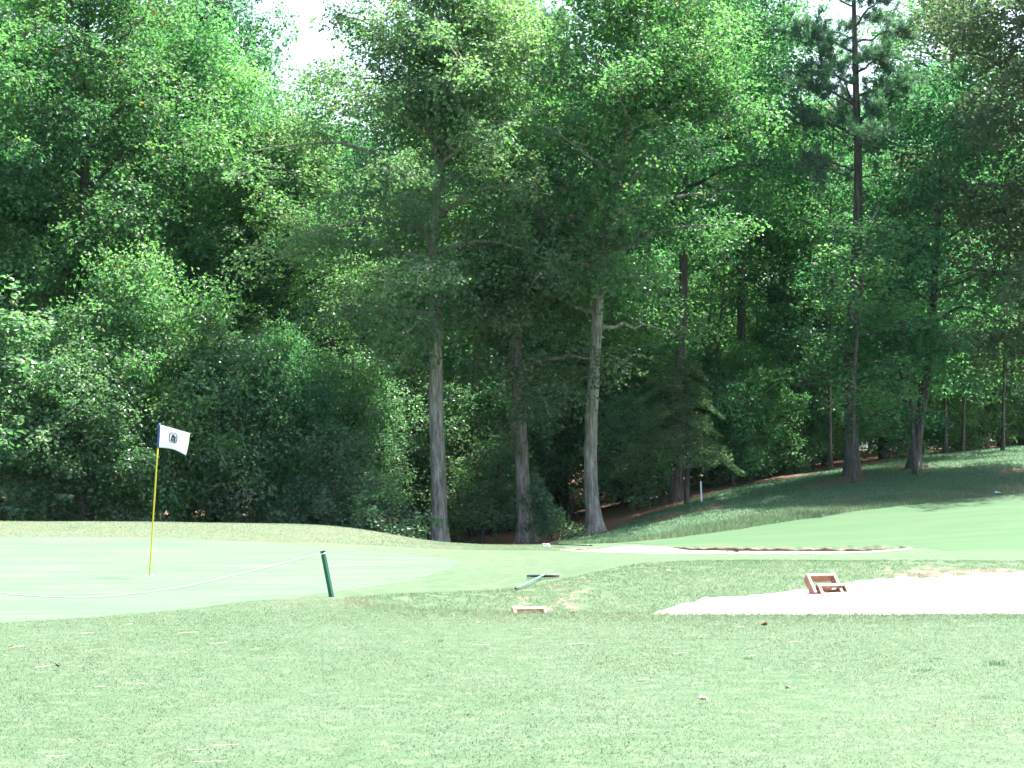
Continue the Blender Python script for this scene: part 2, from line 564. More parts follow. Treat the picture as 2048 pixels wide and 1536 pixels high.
# far bunker
FB_P = np.array([1110, 1160, 1230, 1330, 1500, 1700, 1800, 1826], float)
FB_N = np.array([45.4, 44.4, 43.9, 43.7, 43.6, 43.9, 44.5, 45.0])
FB_F = np.array([45.5, 46.2, 47.4, 47.0, 46.6, 46.3, 45.8, 45.1])


def rel_z(px, y):
    px = np.asarray(px, float); y = np.asarray(y, float)
    z = base_z(px, y)
    # near bunker
    yn, yf = np.interp(px, NB_P, NB_N), np.interp(px, NB_P, NB_F)
    ys, zfl, zs = np.interp(px, NB_P, NB_S), np.interp(px, NB_P, NB_FL), np.interp(px, NB_P, NB_ZS)
    ins = (px > 690) & (y > yn) & (y < yf)
    zn, zf = base_z(px, yn), base_z(px, yf)
    yb = yn + np.minimum(0.7, 0.3 * (ys - yn))
    w1 = np.clip((y - yn) / np.maximum(yb - yn, .01), 0, 1); w1 = w1 * w1 * (3 - 2 * w1)
    w2 = np.clip((y - yb) / np.maximum(ys - yb, .01), 0, 1)
    w3 = np.clip((y - ys) / np.maximum(yf - ys, .01), 0, 1); w3 = np.where(w3 < 1, 1 - (1 - w3) ** 1.5, 1)
    zb = np.where(y < yb, zn + (zfl - zn) * w1, np.where(y < ys, zfl + (zs - zfl) * w2 ** 1.3, zs + (zf - zs) * w3))
    z = np.where(ins, zb, z)
    # far bunker: shallow, with a cut lip on its far side
    yn, yf = np.interp(px, FB_P, FB_N), np.interp(px, FB_P, FB_F)
    ins = (px > 1112) & (px < 1824) & (y > yn) & (y < yf)
    zn, zf = base_z(px, yn), base_z(px, yf)
    d = np.clip((y - yn) / np.maximum(yf - yn, .01), 0, 1)
    lip = np.interp(px, [1110, 1200, 1240, 1320, 1350, 1800, 1826], [0.02, 0.04, 0.0, 0.0, 0.06, 0.08, 0.03])
    zb = zn + (zf - zn) * d - 0.012 * np.sin(math.pi * np.clip(d * 1.1, 0, 1)) - lip * np.clip(d * 2.2, 0, 1) * np.clip((1 - d) * 14, 0, 1)
    z = np.where(ins, zb, z)
    # small unevenness of the turf, more under the trees
    x = (px - 1024) / FPX * y
    amp = 0.012 + 0.05 * np.clip((y - 56) / 8, 0, 1)
    return z + amp * (vnoise(x * 0.9 + 9, y * 0.9, 1) - 0.5) + 0.25 * amp * (vnoise(x * 3.1, y * 3.1, 2) - 0.5)


def gz(x, y):
    """ground height in world coordinates"""
    x = np.asarray(x, float); y = np.asarray(y, float)
    return rel_z(pxof(x, y), np.maximum(y, 0.0)) + EYE


def gp(px, y, dz=0.0):
    """point on the ground at depth y in photograph column px"""
    x = (px - 1024.0) / FPX * y
    return np.array([x, y, float(gz(x, y)) + dz])


def grid_faces(nr, nc):
    i = np.arange(nr - 1)[:, None] * nc
    j = np.arange(nc - 1)[None, :]
    return np.stack([i + j, i + j + 1, i + nc + j + 1, i + nc + j], -1).reshape(-1, 4)


def attr_fields(x, y):
    px = pxof(x, y)
    dry = np.clip((y - 38) / 8, 0, 1) * np.clip((1100 - px) / 250, 0.12, 1) * np.clip((58 - y) / 4, 0, 1)
    dry = np.maximum(dry, 0.35 * np.exp(-((px - 980) / 160) ** 2 - ((y - 37) / 6) ** 2))
    dry = np.maximum(dry, 0.35 * np.exp(-((px - 200) / 150) ** 2 - ((y - 19.7) / 0.8) ** 2))
    # worn soil on the bunker faces
    yn, yf, ys = np.interp(px, NB_P, NB_N), np.interp(px, NB_P, NB_F), np.interp(px, NB_P, NB_S)
    inb = (px > 700) & (y > yn - .1) & (y < yf + .15)
    soil = np.where(inb & (y > ys - 0.3), 0.0 + 0.22 * np.clip((1260 - px) / 100, 0, 1) * np.clip((px - 960) / 60, 0, 1)
                    + 0.40 * np.clip((px - 1740) / 80, 0, 1) * np.clip((yf + .1 - y) / .8, 0, 1), 0.0)
    soil = np.where(inb & (y <= ys - 0.3), 0.7, soil)
    fn, ff = np.interp(px, FB_P, FB_N), np.interp(px, FB_P, FB_F)
    soil = np.where((px > 1112) & (px < 1824) & (y > ff - 0.45) & (y < ff + 0.02), 0.75, soil)
    # leaf litter of the wood and pine straw round the trunks on the bank
    edge = np.interp(px, [0, 700, 900, 1150, 1300, 1450, 1600, 1720, 1850, 2048], [56.5, 56.5, 56, 59.0, 63.0, 66.0, 68.0, 70.0, 73.0, 77.0])
    litter = np.clip((y - edge + 1.2) / 2.4, 0, 1)
    for cx, cy, sx, sy in ((1700, 63.5, 75, 2.2), (1640, 62.4, 60, 1.2), (1828, 66.2, 60, 1.0), (1215, 60.5, 45, 1.6), (1330, 60.0, 60, 1.2), (1420, 60.0, 60, .8), (2030, 63.0, 60, 1.2)):
        litter = np.maximum(litter, 0.72 * np.exp(-((px - cx) / sx) ** 2 - ((y - cy) / sy) ** 2))
    return dry, soil, litter


def build_ground():
    xs = np.concatenate([-np.geomspace(3000, 18, 26), np.arange(-17.5, 17.51, 0.2), np.geomspace(18, 3000, 26)])
    ys = np.concatenate([-np.geomspace(2000, 4, 14), np.arange(0, 12, 1.0), np.arange(12, 60, 0.15), np.arange(60, 84, 0.6), np.geomspace(84, 4000, 26)])
    X, Y = np.meshgrid(xs, ys)
    Z = gz(X, Y)
    d, s, l = attr_fields(X, Y)
    o = mesh_obj('ground', np.stack([X, Y, Z], -1), grid_faces(len(ys), len(xs)), M['turf'], smooth=True,
                 attrs=dict(dry=d.ravel(), soil=s.ravel(), litter=l.ravel()))
    tag(o, 'mown golf course turf with straw patches, rising to a bank at right', 'ground', kind='structure')


build_ground()


def sheet(name, px, lo, hi, n_across, mat, lift, label, cat, edge=0.02, wob=0.0):
    """a strip of turf or sand laid on the ground between two depth curves"""
    r = []
    for k, (p, a, b) in enumerate(zip(px, lo, hi)):
        t = np.linspace(0, 1, n_across)
        y = a + (b - a) * t
        x = (p - 1024.0) / FPX * y
        z = gz(x, y) + lift
        z[0] -= edge; z[-1] -= edge
        if k in (0, len(px) - 1):
            z -= edge
        r.append(np.stack([x, y, z], -1))
    o = mesh_obj(name, np.array(r), grid_faces(len(px), n_across)[:, ::-1], mat, smooth=True)
    return tag(o, label, cat, kind='structure')


# putting green: a rounded blob whose right end tapers near the bunker
gpx = np.concatenate([np.arange(-700, 880, 20), np.arange(880, 926, 5)]).astype(float)
g_lo = np.interp(gpx, [-700, -300, 0, 200, 400, 660, 800, 880, 910, 925], [21.0, 21.6, 23.3, 24.4, 25.9, 28.6, 31.0, 33.4, 35.2, 36.6])
g_hi = np.interp(gpx, [-700, -300, 0, 300, 560, 700, 800, 880, 910, 925], [42.5, 44.3, 45.2, 45.0, 43.6, 42.0, 40.4, 38.6, 37.6, 36.8])
wob = 0.10 * (vnoise(gpx / 60, gpx * 0, 3) - .5)
sheet('putting_green', gpx, g_lo + wob, g_hi + wob, 90, M['green'], 0.010, 'smooth pale putting green around the yellow flagstick', 'green', edge=0.012)
# mown fairway rising to the right
fpx = np.arange(1230, 2720, 15).astype(float)
f_lo = np.interp(fpx, [1230, 1330, 1500, 1820, 1900, 2048, 2700], [50.4, 48.3, 47.3, 46.4, 43.0, 40.5, 38.0])
f_hi = np.interp(fpx, [1230, 1300, 1400, 1550, 1700, 1870, 2048, 2700], [50.6, 51.6, 53.0, 54.6, 55.8, 57.0, 58.0, 61.0])
sheet('fairway', fpx, f_lo, f_hi + 0.3 * (vnoise(fpx / 40, fpx * 0, 4) - .5), 60, M['fairway'], 0.010, 'closely mown fairway sloping up to the right below the shaded bank', 'fairway', edge=0.014)
# sand
spx = np.concatenate([np.arange(860, 1300, 20), np.arange(1300, 2400, 8)]).astype(float)
s_lo = np.interp(spx, NB_P, NB_N) + 0.35
s_hi = np.interp(spx, NB_P, NB_S) + 0.30 * (vnoise(spx / 22, spx * 0, 5) - .5) + 0.16 * (vnoise(spx / 7, spx * 0 + 3, 5) - .5)
s_hi += np.clip((spx - 1740) / 60, 0, 1) * 0.25 * (vnoise(spx / 14, spx * 0 + 9, 6) - .3)
sheet('near_bunker_sand', spx, s_lo, s_hi, 40, M['sand'], 0.022, 'bright white sand of the near bunker holding the brown steps', 'sand', edge=0.05)
bpx = np.arange(1116, 1822, 6).astype(float)
b_lo = np.interp(bpx, FB_P, FB_N) - 0.05 + 0.14 * (vnoise(bpx / 25, bpx * 0, 6) - .5)
b_hi = np.interp(bpx, FB_P, FB_F) - 0.20 + np.exp(-((bpx - 1280) / 55) ** 2) * 0.75 + 0.14 * (vnoise(bpx / 18, bpx * 0 + 5, 6) - .5)
b_hi = np.maximum(b_hi, b_lo + 0.1)
sheet('far_bunker_sand', bpx, b_lo, b_hi, 24, M['sand'], 0.018, 'thin strip of white sand in the far bunker below the fairway', 'sand', edge=0.03)


def cut_lip(p0, p1, name, label):
    p = np.arange(p0, p1 + 1, 4.0)
    y = np.interp(p, bpx, b_hi) + 0.02 + 0.05 * (vnoise(p / 9, p * 0, 2) - .5)
    x = (p - 1024.0) / FPX * y
    t = np.clip(np.minimum(p - p0, p1 - p) / 40, 0.05, 1)
    h = (0.038 + 0.03 * vnoise(p / 11, p * 0 + 4, 3)) * t
    z0 = gz(x, y) - 0.05
    zt = gz(x, y) + h
    rows = [np.stack([x, y + .01, z0], -1), np.stack([x, y - .015, zt - .012], -1), np.stack([x, y, zt], -1), np.stack([x, y + .22, gz(x, y + .22) + h * .75], -1),
            np.stack([x, y + .75, gz(x, y + .75) - .01], -1)]
    V = np.array(rows)
    soil = np.concatenate([np.full(len(p), 1.0), np.full(len(p), 0.85), np.full(len(p), .25), np.zeros(2 * len(p))])
    o = mesh_obj(name, V, grid_faces(5, len(p)), M['turf'], smooth=False, attrs=dict(dry=0 * soil + .3, soil=soil, litter=0 * soil))
    return tag(o, label, 'turf edge', kind='structure')


cut_lip(1345, 1818, 'bunker_lip', 'brown cut turf edge above the far bunker sand')
cut_lip(1122, 1205, 'bunker_lip', 'short brown turf edge at the left end of the far bunker')


# ------------------------------------------------------------------ grass blades (uncountable)
def blades(name, x, y, h, w, lean, mat, label, rng, tint=None):
    n = len(x)
    z = gz(x, y)
    a = rng.random(n) * 2 * math.pi
    wd = np.stack([np.cos(a), np.sin(a), np.zeros(n)], -1) * (w / 2)[:, None]
    la = rng.random(n) * 2 * math.pi
    ld = np.stack([np.cos(la), np.sin(la), np.zeros(n)], -1) * (h * lean * rng.random(n))[:, None]
    b = np.stack([x, y, z - 0.004], -1)
    top = b + ld + np.array([0, 0, 1]) * h[:, None]
    V = np.stack([b - wd, b + wd, top], 1).reshape(-1, 3)
    F = np.arange(3 * n).reshape(-1, 3)
    if tint is None:
        tint = rng.random(n)
    o = mesh_obj(name, V, F, mat, attrs=dict(tint=np.repeat(tint, 3)))
    return tag(o, label, 'grass', kind='stuff')


rg = np.random.default_rng(11)


def scatter(n, px0, px1, y0, y1, keep=None):
    y = np.sqrt(rg.random(n) * (y1 ** 2 - y0 ** 2) + y0 ** 2)
    px = px0 + rg.random(n) * (px1 - px0)
    x = (px - 1024) / FPX * y
    if keep is not None:
        k = keep(px, y)
        x, y, px = x[k], y[k], px[k]
    return x, y, px


# foreground rough, longer towards the bunker lip
fx, fy, fp = scatter(240000, -350, 2400, 11.8, 27.5, lambda p, y: (y < np.interp(p, NB_P, NB_N) + 0.12) & (y < np.interp(p, gpx, g_lo) - 0.05 + 0.45 * rg.random(len(p)) ** 2 + 99 * (p > 925)))
lipd = np.interp(fp, NB_P, NB_N) - fy
hh = 0.008 + 0.011 * rg.random(len(fx)) + 0.034 * np.exp(-np.maximum(lipd, 0) / 0.7) * (fp > 690)
patch = vnoise(fx * 1.1, fy * 0.55, 0) * 0.55 + vnoise(fx * 4, fy * 2.2, 3) * 0.45
hh = hh * (0.6 + 0.8 * patch)
broad = vnoise(fx * 0.45 + 3, fy * 0.22 + 5, 6)
tn = np.clip(0.40 * rg.random(len(fx)) + 0.6 * (patch - 0.2) + 0.85 * (broad - 0.45) + 0.22 * np.exp(-((fp - 1800) / 420) ** 2 - ((fy - 15.5) / 2.2) ** 2), 0, 1)
blades('rough_grass', fx, fy, hh, 0.007 + 0.004 * rg.random(len(fx)), 3.6, M['grass'], 'pale green mown rough of the foreground', rg, tn)
# coarse tufts and dead pine straw scattered over the rough
tx, ty, th_ = [], [], []
for k in range(9):
    q = scatter(1, -200, 2250, 12.4, 23.5)
    m = int(rg.integers(14, 40))
    tx.append(q[0] + rg.normal(0, .035, m)); ty.append(q[1] + rg.normal(0, .035, m)); th_.append(.02 + .035 * rg.random(m))
q = gp(1990, 18.4)
tx.append(q[0] + rg.normal(0, .05, 70)); ty.append(q[1] + rg.normal(0, .05, 70)); th_.append(.03 + .05 * rg.random(70))
tx, ty, th_ = np.concatenate(tx), np.concatenate(ty), np.concatenate(th_)
blades('grass_tufts', tx, ty, th_ * .7, 0.007 + 0 * tx, 1.0, M['rough'], 'coarse darker grass tufts scattered through the foreground rough', rg, 0.45 * rg.random(len(tx)))
nx, ny, _q = scatter(30, -250, 2300, 12.2, 23.0)
bag = Bag()
for x0, y0 in zip(nx, ny):
    a_ = rg.normal(0.25, 0.5)
    L_ = rg.uniform(.05, .2)
    xs_ = x0 + np.cos(a_) * np.linspace(-.5, .5, 4) * L_
    ys_ = y0 + np.sin(a_) * np.linspace(-.5, .5, 4) * L_ + np.array([0, .006, .004, 0])
    bag.add(*tube(np.stack([xs_, ys_, gz(xs_, ys_) + .014 + .006 * rg.random(4)], -1), .002, 4))
tag(mesh_obj('fallen_straw', *bag.get(), M['paleleaf']), 'dead pine straw lying on the foreground rough', 'straw', kind='stuff')
# bunker faces
bx, by, bp = scatter(150000, 690, 2400, 25.5, 32.2, lambda p, y: (y > np.interp(p, NB_P, NB_S) - 0.1) & (y < np.interp(p, NB_P, NB_F) + 0.5))
k = vnoise(bx * 9, by * 9, 2) > np.where(bp < 1260, 0.30, 0.12) + 0.3 * np.clip((bp - 1740) / 80, 0, 1)
bx, by, bp = bx[k], by[k], bp[k]
blades('bunker_face_grass', bx, by, 0.010 + 0.020 * rg.random(len(bx)), 0.009 + 0 * bx, 2.4, M['face'], 'uneven grass on the face of the near bunker', rg,
       np.clip(0.1 + 0.45 * rg.random(len(bx)) + 0.45 * vnoise(bx * 2.5, by * 2.5, 5), 0, 1))
# mound crest behind the green
mx_, my_, mp_ = scatter(90000, -350, 1130, 44.0, 53.5, lambda p, y: y > np.interp(p, gpx, g_hi) + 0.1 - 0.9 * rg.random(len(p)) ** 2)
blades('mound_grass', mx_, my_, 0.008 + 0.014 * rg.random(len(mx_)), 0.012 + 0 * mx_, 3.0, M['grass'], 'dry short grass on the mound behind the putting green', rg,
       np.clip(0.6 * rg.random(len(mx_)) + 0.6 * vnoise(mx_ * 0.8, my_ * 0.8, 5), 0, 1))
# longer rough between fairway and trees, then the shaded bank
rx, ry, rp = scatter(150000, 1120, 2420, 50.5, 61.5, lambda p, y: (y > np.interp(p, fpx, f_hi) - 0.1) & (y < np.interp(p, fpx, f_hi) + 2.6))
blades('long_rough_grass', rx, ry, 0.04 + 0.10 * rg.random(len(rx)) * (0.4 + vnoise(rx * 1.5, ry * 1.5, 1)), 0.012 + 0.006 * rg.random(len(rx)), 0.8, M['rough'],
       'long pale rough grass along the upper fairway edge', rg, np.clip(0.7 * rg.random(len(rx)) + 0.4 * vnoise(rx, ry, 5), 0, 1))
sx_, sy_, sp_ = scatter(210000, 1120, 2420, 53.5, 77, lambda p, y: (y > np.interp(p, fpx, f_hi) + 2.0))
_l = attr_fields(sx_, sy_)[2]
k = rg.random(len(sx_)) > _l * 1.2
sx_, sy_ = sx_[k], sy_[k]
blades('shaded_bank_grass', sx_, sy_, 0.025 + 0.035 * rg.random(len(sx_)), 0.016 + 0 * sx_, 2.0, M['bank'], 'green grass of the shaded bank under the trees', rg)


# ------------------------------------------------------------------ trees
def leaf_quads(C, N, size, rng, aspect=0.42, droop=0.18):
    n = len(C)
    r = rng.normal(size=(n, 3))
    A = r - N * (r * N).sum(1)[:, None]
    A /= np.linalg.norm(A, axis=1)[:, None] + 1e-9
    B = np.cross(N, A)
    s = size[:, None]
    base = C - A * 0.5 * s
    tip = C + A * 0.5 * s - N * droop * s
    lf = C + B * aspect * s + N * 0.10 * s + A * 0.06 * s
    rt = C - B * aspect * s + N * 0.10 * s + A * 0.06 * s
    V = np.stack([base, rt, tip, lf], 1).reshape(-1, 3)
    return V, np.arange(4 * n).reshape(-1, 4)


def bark_noise(rng, amp=0.11):
    ph = rng.random(6) * 6.28
    off = rng.random(2) * 50

    def f(m, n):
        th = np.linspace(0, 2 * math.pi, n, endpoint=False)[None, :]
        h = np.arange(m)[:, None] * 0.11
        return 1 + amp * (np.sin(3 * th + 0.7 * h + ph[0]) * 0.5 + np.sin(5 * th - 0.5 * h + ph[1]) * 0.35) + \
            amp * 1.4 * (vnoise(h * 1.7 + off[0] + 0 * th, 3 * th / 6.28 * 2 + off[1], 2) - 0.5)
    return f


UP = np.array([0, 0, 1.0])


class Tree:
    """meshes of one tree: a trunk, its limbs and its crown, around the base at the origin"""

    def __init__(self, name, seed, H, hb, rw, path=None, r0=0.2, n_limbs=26, sprays=26, leaves=70, leaf=0.11, leafmat='gum', bark='bark_brown',
                 rise=0.45, low_rise=0.0, top=0.35, shape=0.8, flat=0.55, forks=(), seg=10, spread=0.34, sparse_core=0.12, lean=(0, 0), clump=1.0, side=None):
        self.name, self.bark, self.leafmat = name, bark, leafmat
        rng = np.random.default_rng(seed)
        if path is None:
            zz = np.linspace(0, H, 7)
            w = np.cumsum(rng.normal(0, 0.10, (7, 2)), 0) * np.linspace(0, 1, 7)[:, None]
            rr = r0 * (1 - zz / H) ** 0.75 + 0.015
            path = np.column_stack([w[:, 0] + lean[0] * zz / H, w[:, 1] + lean[1] * zz / H, zz, rr])
        path = np.asarray(path, float)
        n = max(24, int(H / 0.16)) if seg > 8 else 26
        tp = spline(path, n)
        flare = 1 + 0.55 * np.exp(-np.maximum(tp[:, 2], 0) / 0.28)
        self.trunk = tube(tp[:, :3], np.maximum(tp[:, 3], 0.012) * flare, seg, bark_noise(rng) if seg > 8 else None)
        self.limbs = []
        C, NN, S, TT = [], [], [], []

        def at(h):
            return np.array([np.interp(h, tp[:, 2], tp[:, k]) for k in range(4)])

        def env(h, az):
            t = np.clip((h - hb) / (H - hb), 0.0, 1)
            f = math.sin(math.pi * min(1, 0.12 + 0.88 * t ** shape)) ** 0.6 if t > 0 else 0.35
            f = max(f, 0.35 if t < .5 else top * (1 - t) + .12)
            lob = 0.78 + 0.44 * float(vnoise(az * 1.3 + seed, h * 0.45 + seed * 3.1, 1))
            sd = 1.0 if side is None else 1 + side[1] * math.cos(az - side[0])
            return rw * f * lob * sd

        def clump_leaves(c0, r, m):
            """a rounded leafy clump: leaves on its uneven outer skin, a few inside"""
            d = rng.normal(size=(m, 3))
            d[:, 2] += 0.35
            d /= np.linalg.norm(d, axis=1)[:, None]
            o1 = rng.random(2) * 40
            az_ = np.arctan2(d[:, 1], d[:, 0])
            lump = 0.62 + 0.76 * vnoise(az_ * 1.6 + o1[0], d[:, 2] * 2.4 + o1[1], 3)
            q = np.where(rng.random(m) < 0.75, 0.80 + 0.25 * rng.random(m), rng.random(m) ** 0.5)
            c = c0 + d * (r * lump * q)[:, None] * np.array([1.15, 1.15, flat + 0.15])
            c = c + rng.normal(size=(m, 3)) * 0.05
            c[:, 2] -= 0.10 * (d[:, 0] ** 2 + d[:, 1] ** 2) * r
            C.append(c)
            nn = 0.55 * d + 0.55 * UP + rng.normal(size=(m, 3)) * 0.42
            NN.append(nn / np.linalg.norm(nn, axis=1)[:, None])
            S.append(leaf * (0.65 + 0.7 * rng.random(m)))
            TT.append(np.full(m, rng.normal(0, 0.17)))

        def spray_leaves(a, b, m, sp):
            u = rng.random(m) ** 0.75
            c = a + (b - a) * u[:, None]
            c = c + rng.normal(size=(m, 3)) * np.array([sp, sp, sp * flat])
            c[:, 2] -= 0.12 * u
            C.append(c)
            nn = 0.8 * UP + rng.normal(size=(m, 3)) * 0.55
            NN.append(nn / np.linalg.norm(nn, axis=1)[:, None])
            S.append(leaf * (0.65 + 0.7 * rng.random(m)))
            TT.append(np.full(m, rng.normal(0, 0.08)))

        def limb(start, r_s, end, arch, k_clumps, nleaf):
            mid = (start + end) / 2 + UP * arch + rng.normal(0, 0.10, 3)
            L = np.linalg.norm(end - start)
            pts = spline(np.array([start, mid, end]), 9)
            pts[1:-1] += rng.normal(0, 0.035, (7, 3))
            bag = Bag()
            bag.add(*tube(pts, np.linspace(r_s, 0.010, 9), 6, cap=False))
            d = (end - start) / (L + 1e-6)
            for q in range(k_clumps):
                s = sparse_core + (1 - sparse_core) * (q + rng.random()) / k_clumps
                i = s * 8
                j = min(int(i), 7)
                p = pts[j] + (pts[j + 1] - pts[j]) * (i - j)
                off = rng.normal(size=3) * np.array([1, 1, 0.6])
                off -= d * (off @ d) * 0.6
                off += d * 0.35
                off /= np.linalg.norm(off)
                e = p + off * (0.15 + 0.65 * rng.random()) * clump * (1.2 - 0.4 * s)
                bag.add(*tube(np.array([p, (p + e) / 2 + UP * 0.05, e]), [0.014, 0.010, 0.005], 4, cap=False))
                r = clump * (0.42 + 0.42 * rng.random()) * (1.05 - 0.25 * s)
                clump_leaves(e, r, int(nleaf * (r / (0.6 * clump)) ** 2))
                for z in range(2):                       # shoots standing out of the clump
                    v = rng.normal(size=3) + UP * 0.5 + d * 0.3
                    v /= np.linalg.norm(v)
                    e2 = e + v * r * 1.55
                    bag.add(*tube(np.array([e, (e + e2) / 2, e2]), [0.006, 0.005, 0.003], 4, cap=False))
                    spray_leaves(e + v * r * .8, e2, max(6, nleaf // 12), 0.10 * clump)
            self.limbs.append(bag.get())

        ga = rng.random() * 6.28
        for i in range(n_limbs):
            t = (i + rng.random() * 0.8) / n_limbs
            hs = hb * 0.96 + (H * 0.97 - hb) * t ** 0.9
            ga += 2.399963 + rng.normal(0, 0.25)
            s = at(hs)
            rs = low_rise + (rise - low_rise) * t
            R = env(hs + rs * rw * 0.5, ga)
            end = s[:3] + np.array([math.cos(ga) * R, math.sin(ga) * R, rs * R + rng.normal(0, 0.25)])
            ks = max(2, int(round(sprays * (0.35 + 0.65 * R / rw))))
            limb(s[:3], min(s[3] * 0.55, 0.02 + 0.022 * R), end, 0.10 * R, ks, leaves)
        for f in forks:                                   # big limbs whose course the photograph shows
            f = np.asarray(f, float)
            pts = spline(f, 22)
            bag = Bag()
            bag.add(*tube(pts[:, :3], pts[:, 3], 8, cap=False))
            self.limbs.append(bag.get())
            for q in range(9):
                s = 0.35 + 0.65 * (q + rng.random()) / 9
                p = pts[int(s * 21)]
                az = rng.random() * 6.28
                L = 0.7 + 1.1 * rng.random()
                limb(p[:3], p[3] * 0.45, p[:3] + np.array([math.cos(az) * L, math.sin(az) * L, (0.2 + 0.5 * rng.random()) * L]), 0.1, 2, leaves)
        C = np.concatenate(C); NN = np.concatenate(NN); S = np.concatenate(S); TT = np.concatenate(TT)
        V, F = leaf_quads(C, NN, S, rng)
        # leaves of one spray share a shade, single leaves differ a little
        tint = np.clip(0.5 + 0.28 * (vnoise(C[:, 0] * 0.9 + seed, C[:, 2] * 0.9 + C[:, 1] * 0.6, 4) - 0.5) * 2 + TT + rng.normal(0, 0.15, len(C)), 0, 0.97)
        tint = np.where(rng.random(len(C)) < 0.006, 0.995, tint)
        self.crown = (V, F, np.repeat(tint, 4))
        self.obs = None

    def place(self, loc, rz=0.0, scale=(1, 1, 1), label='', group=None, name=None, category='tree', crown=None):
        root = empty(name or self.name, tuple(loc), rz)
        root.scale = scale if not np.isscalar(scale) else (scale,) * 3
        tag(root, label, category, group)
        if self.obs is None:
            tr = mesh_obj('trunk', *self.trunk, M[self.bark], root, smooth=True)
            lb = [mesh_obj('limb', V, F, M[self.bark], root, smooth=True) for V, F in self.limbs]
            V, F, ti = self.crown
            cr = mesh_obj('crown', V, F, M[self.leafmat], root, attrs=dict(tint=ti))
            self.obs = [tr] + lb + [cr]
            self.crown = self.trunk = self.limbs = None
        else:
            for o in self.obs:
                c = o.copy()
                COL.objects.link(c)
                c.parent = root
                if crown and o.name.startswith('crown'):
                    c.material_slots[0].link = 'OBJECT'
                    c.material_slots[0].material = M[crown]
        return root


def path_from(pix, Y, base, r):
    """trunk course from photograph pixels at depth Y, relative to its base"""
    out = []
    for k, (px, py) in enumerate(pix):
        p = P(px, py, Y) - base
        out.append([p[0], p[1] + 0.0, p[2], r[k] if not np.isscalar(r) else r])
    out[0][2] = -0.25
    return np.array(out)


def fork_from(pix, Y, base, r0, r1, dy=0.0):
    n = len(pix)
    out = []
    for k, (px, py) in enumerate(pix):
        p = P(px, py, Y) - base
        out.append([p[0], p[1] + dy * k / (n - 1), p[2], r0 + (r1 - r0) * k / (n - 1)])
    return np.array(out)


TREES = 'tall trees along the edge of the wood'
# -- the tall oak left of centre
b = gp(879, 60.5)
oakA = Tree('oak_tree', 101, 15.6, 5.0, 3.9,
            path_from([(880, 1110), (876, 960), (873, 820), (872, 690), (872, 560), (864, 480), (872, 390), (880, 320), (888, 200), (894, 60), (898, -90)], 60.5, b,
                      [.215, .195, .185, .17, .15, .135, .125, .115, .08, .05, .015]), n_limbs=40, sprays=5, leaves=330, clump=1.12, leaf=0.095, leafmat='oak', bark='bark_grey',
            rise=0.5, low_rise=-0.18, seg=16,
            forks=[fork_from([(880, 335), (862, 270), (845, 215), (820, 140), (812, 60)], 60.5, b, .09, .03, -0.8),
                   fork_from([(884, 330), (905, 280), (940, 205), (972, 120), (985, 30)], 60.5, b, .10, .03, -0.6)], side=(2.9, 0.12))
ra = oakA.place(b, label='tall oak with pale grey trunk and spreading olive crown, left of centre')
# knot and broken stubs on its trunk
for h_, az_, L_, r_ in ((2.95, -0.25, .23, .075), (3.75, 3.3, .24, .05), (5.2, 3.9, .30, .035), (1.9, 5.2, .215, .05)):
    tx_ = np.array([P(873, 820, 60.5)[0] - b[0] + 0.0, 0.0, h_])
    dv = np.array([math.cos(az_), math.sin(az_), .35])
    mesh_obj('stub', *tube(np.array([tx_ + dv * .10, tx_ + dv * L_ * .8, tx_ + dv * L_]), np.array([r_ * 1.3, r_, r_ * .55]), 8), M['bark_grey'], ra, smooth=True)
# -- the middle oak with a brownish lower crown
b = gp(1053, 61.0)
oakB = Tree('oak_tree', 102, 9.6, 3.3, 2.3,
            path_from([(1053, 1120), (1047, 1000), (1041, 850), (1034, 720), (1036, 600), (1048, 480), (1060, 380)], 61.0, b,
                      [.22, .185, .16, .15, .12, .08, .02]), n_limbs=22, sprays=4, leaves=260, clump=1.0, leaf=0.095, leafmat='oak', bark='bark_brown',
            rise=0.4, low_rise=-0.15, seg=16, side=(0.0, 0.35))
oakB.place(b, label='shorter oak with flared brown trunk standing between two grey trunks')
# -- the grey curved tree with high forks
b = gp(1192, 61.0)
oakC = Tree('curved_tree', 103, 15.4, 5.3, 3.6,
            path_from([(1194, 1085), (1184, 990), (1182, 900), (1187, 780), (1195, 640), (1205, 520), (1226, 430), (1240, 345), (1262, 240), (1285, 110), (1300, -60)], 61.0, b,
                      [.21, .175, .16, .15, .14, .13, .12, .105, .075, .05, .015]), n_limbs=32, sprays=4, leaves=340, clump=1.25, leaf=0.10, leafmat='gum', bark='bark_grey',
            rise=0.55, low_rise=0.1, seg=16,
            forks=[fork_from([(1246, 330), (1268, 250), (1310, 140), (1335, 40)], 61.0, b, .075, .03, 0.5),
                   fork_from([(1228, 440), (1258, 385), (1290, 325), (1332, 232), (1390, 180)], 61.0, b, .09, .03, -0.4)])
oakC.place(b, label='curved grey trunk with high forking limbs right of centre')
# -- dark straight trunk behind the tiered conifer
b = gp(1351, 65.5)
tD = Tree('dark_trunk_tree', 104, 16.5, 7.0, 3.4,
          path_from([(1351, 1030), (1354, 880), (1362, 720), (1367, 580), (1368, 450), (1372, 300), (1380, 120), (1385, -80)], 65.5, b,
                    [.17, .15, .135, .125, .115, .09, .06, .015]), n_limbs=32, sprays=4, leaves=340, clump=1.25, leaf=0.10, leafmat='maple', bark='bark_dark', rise=0.5, low_rise=-.05, seg=12)
tD.place(b, label='tall tree with dark straight trunk rising behind the tiered conifer')
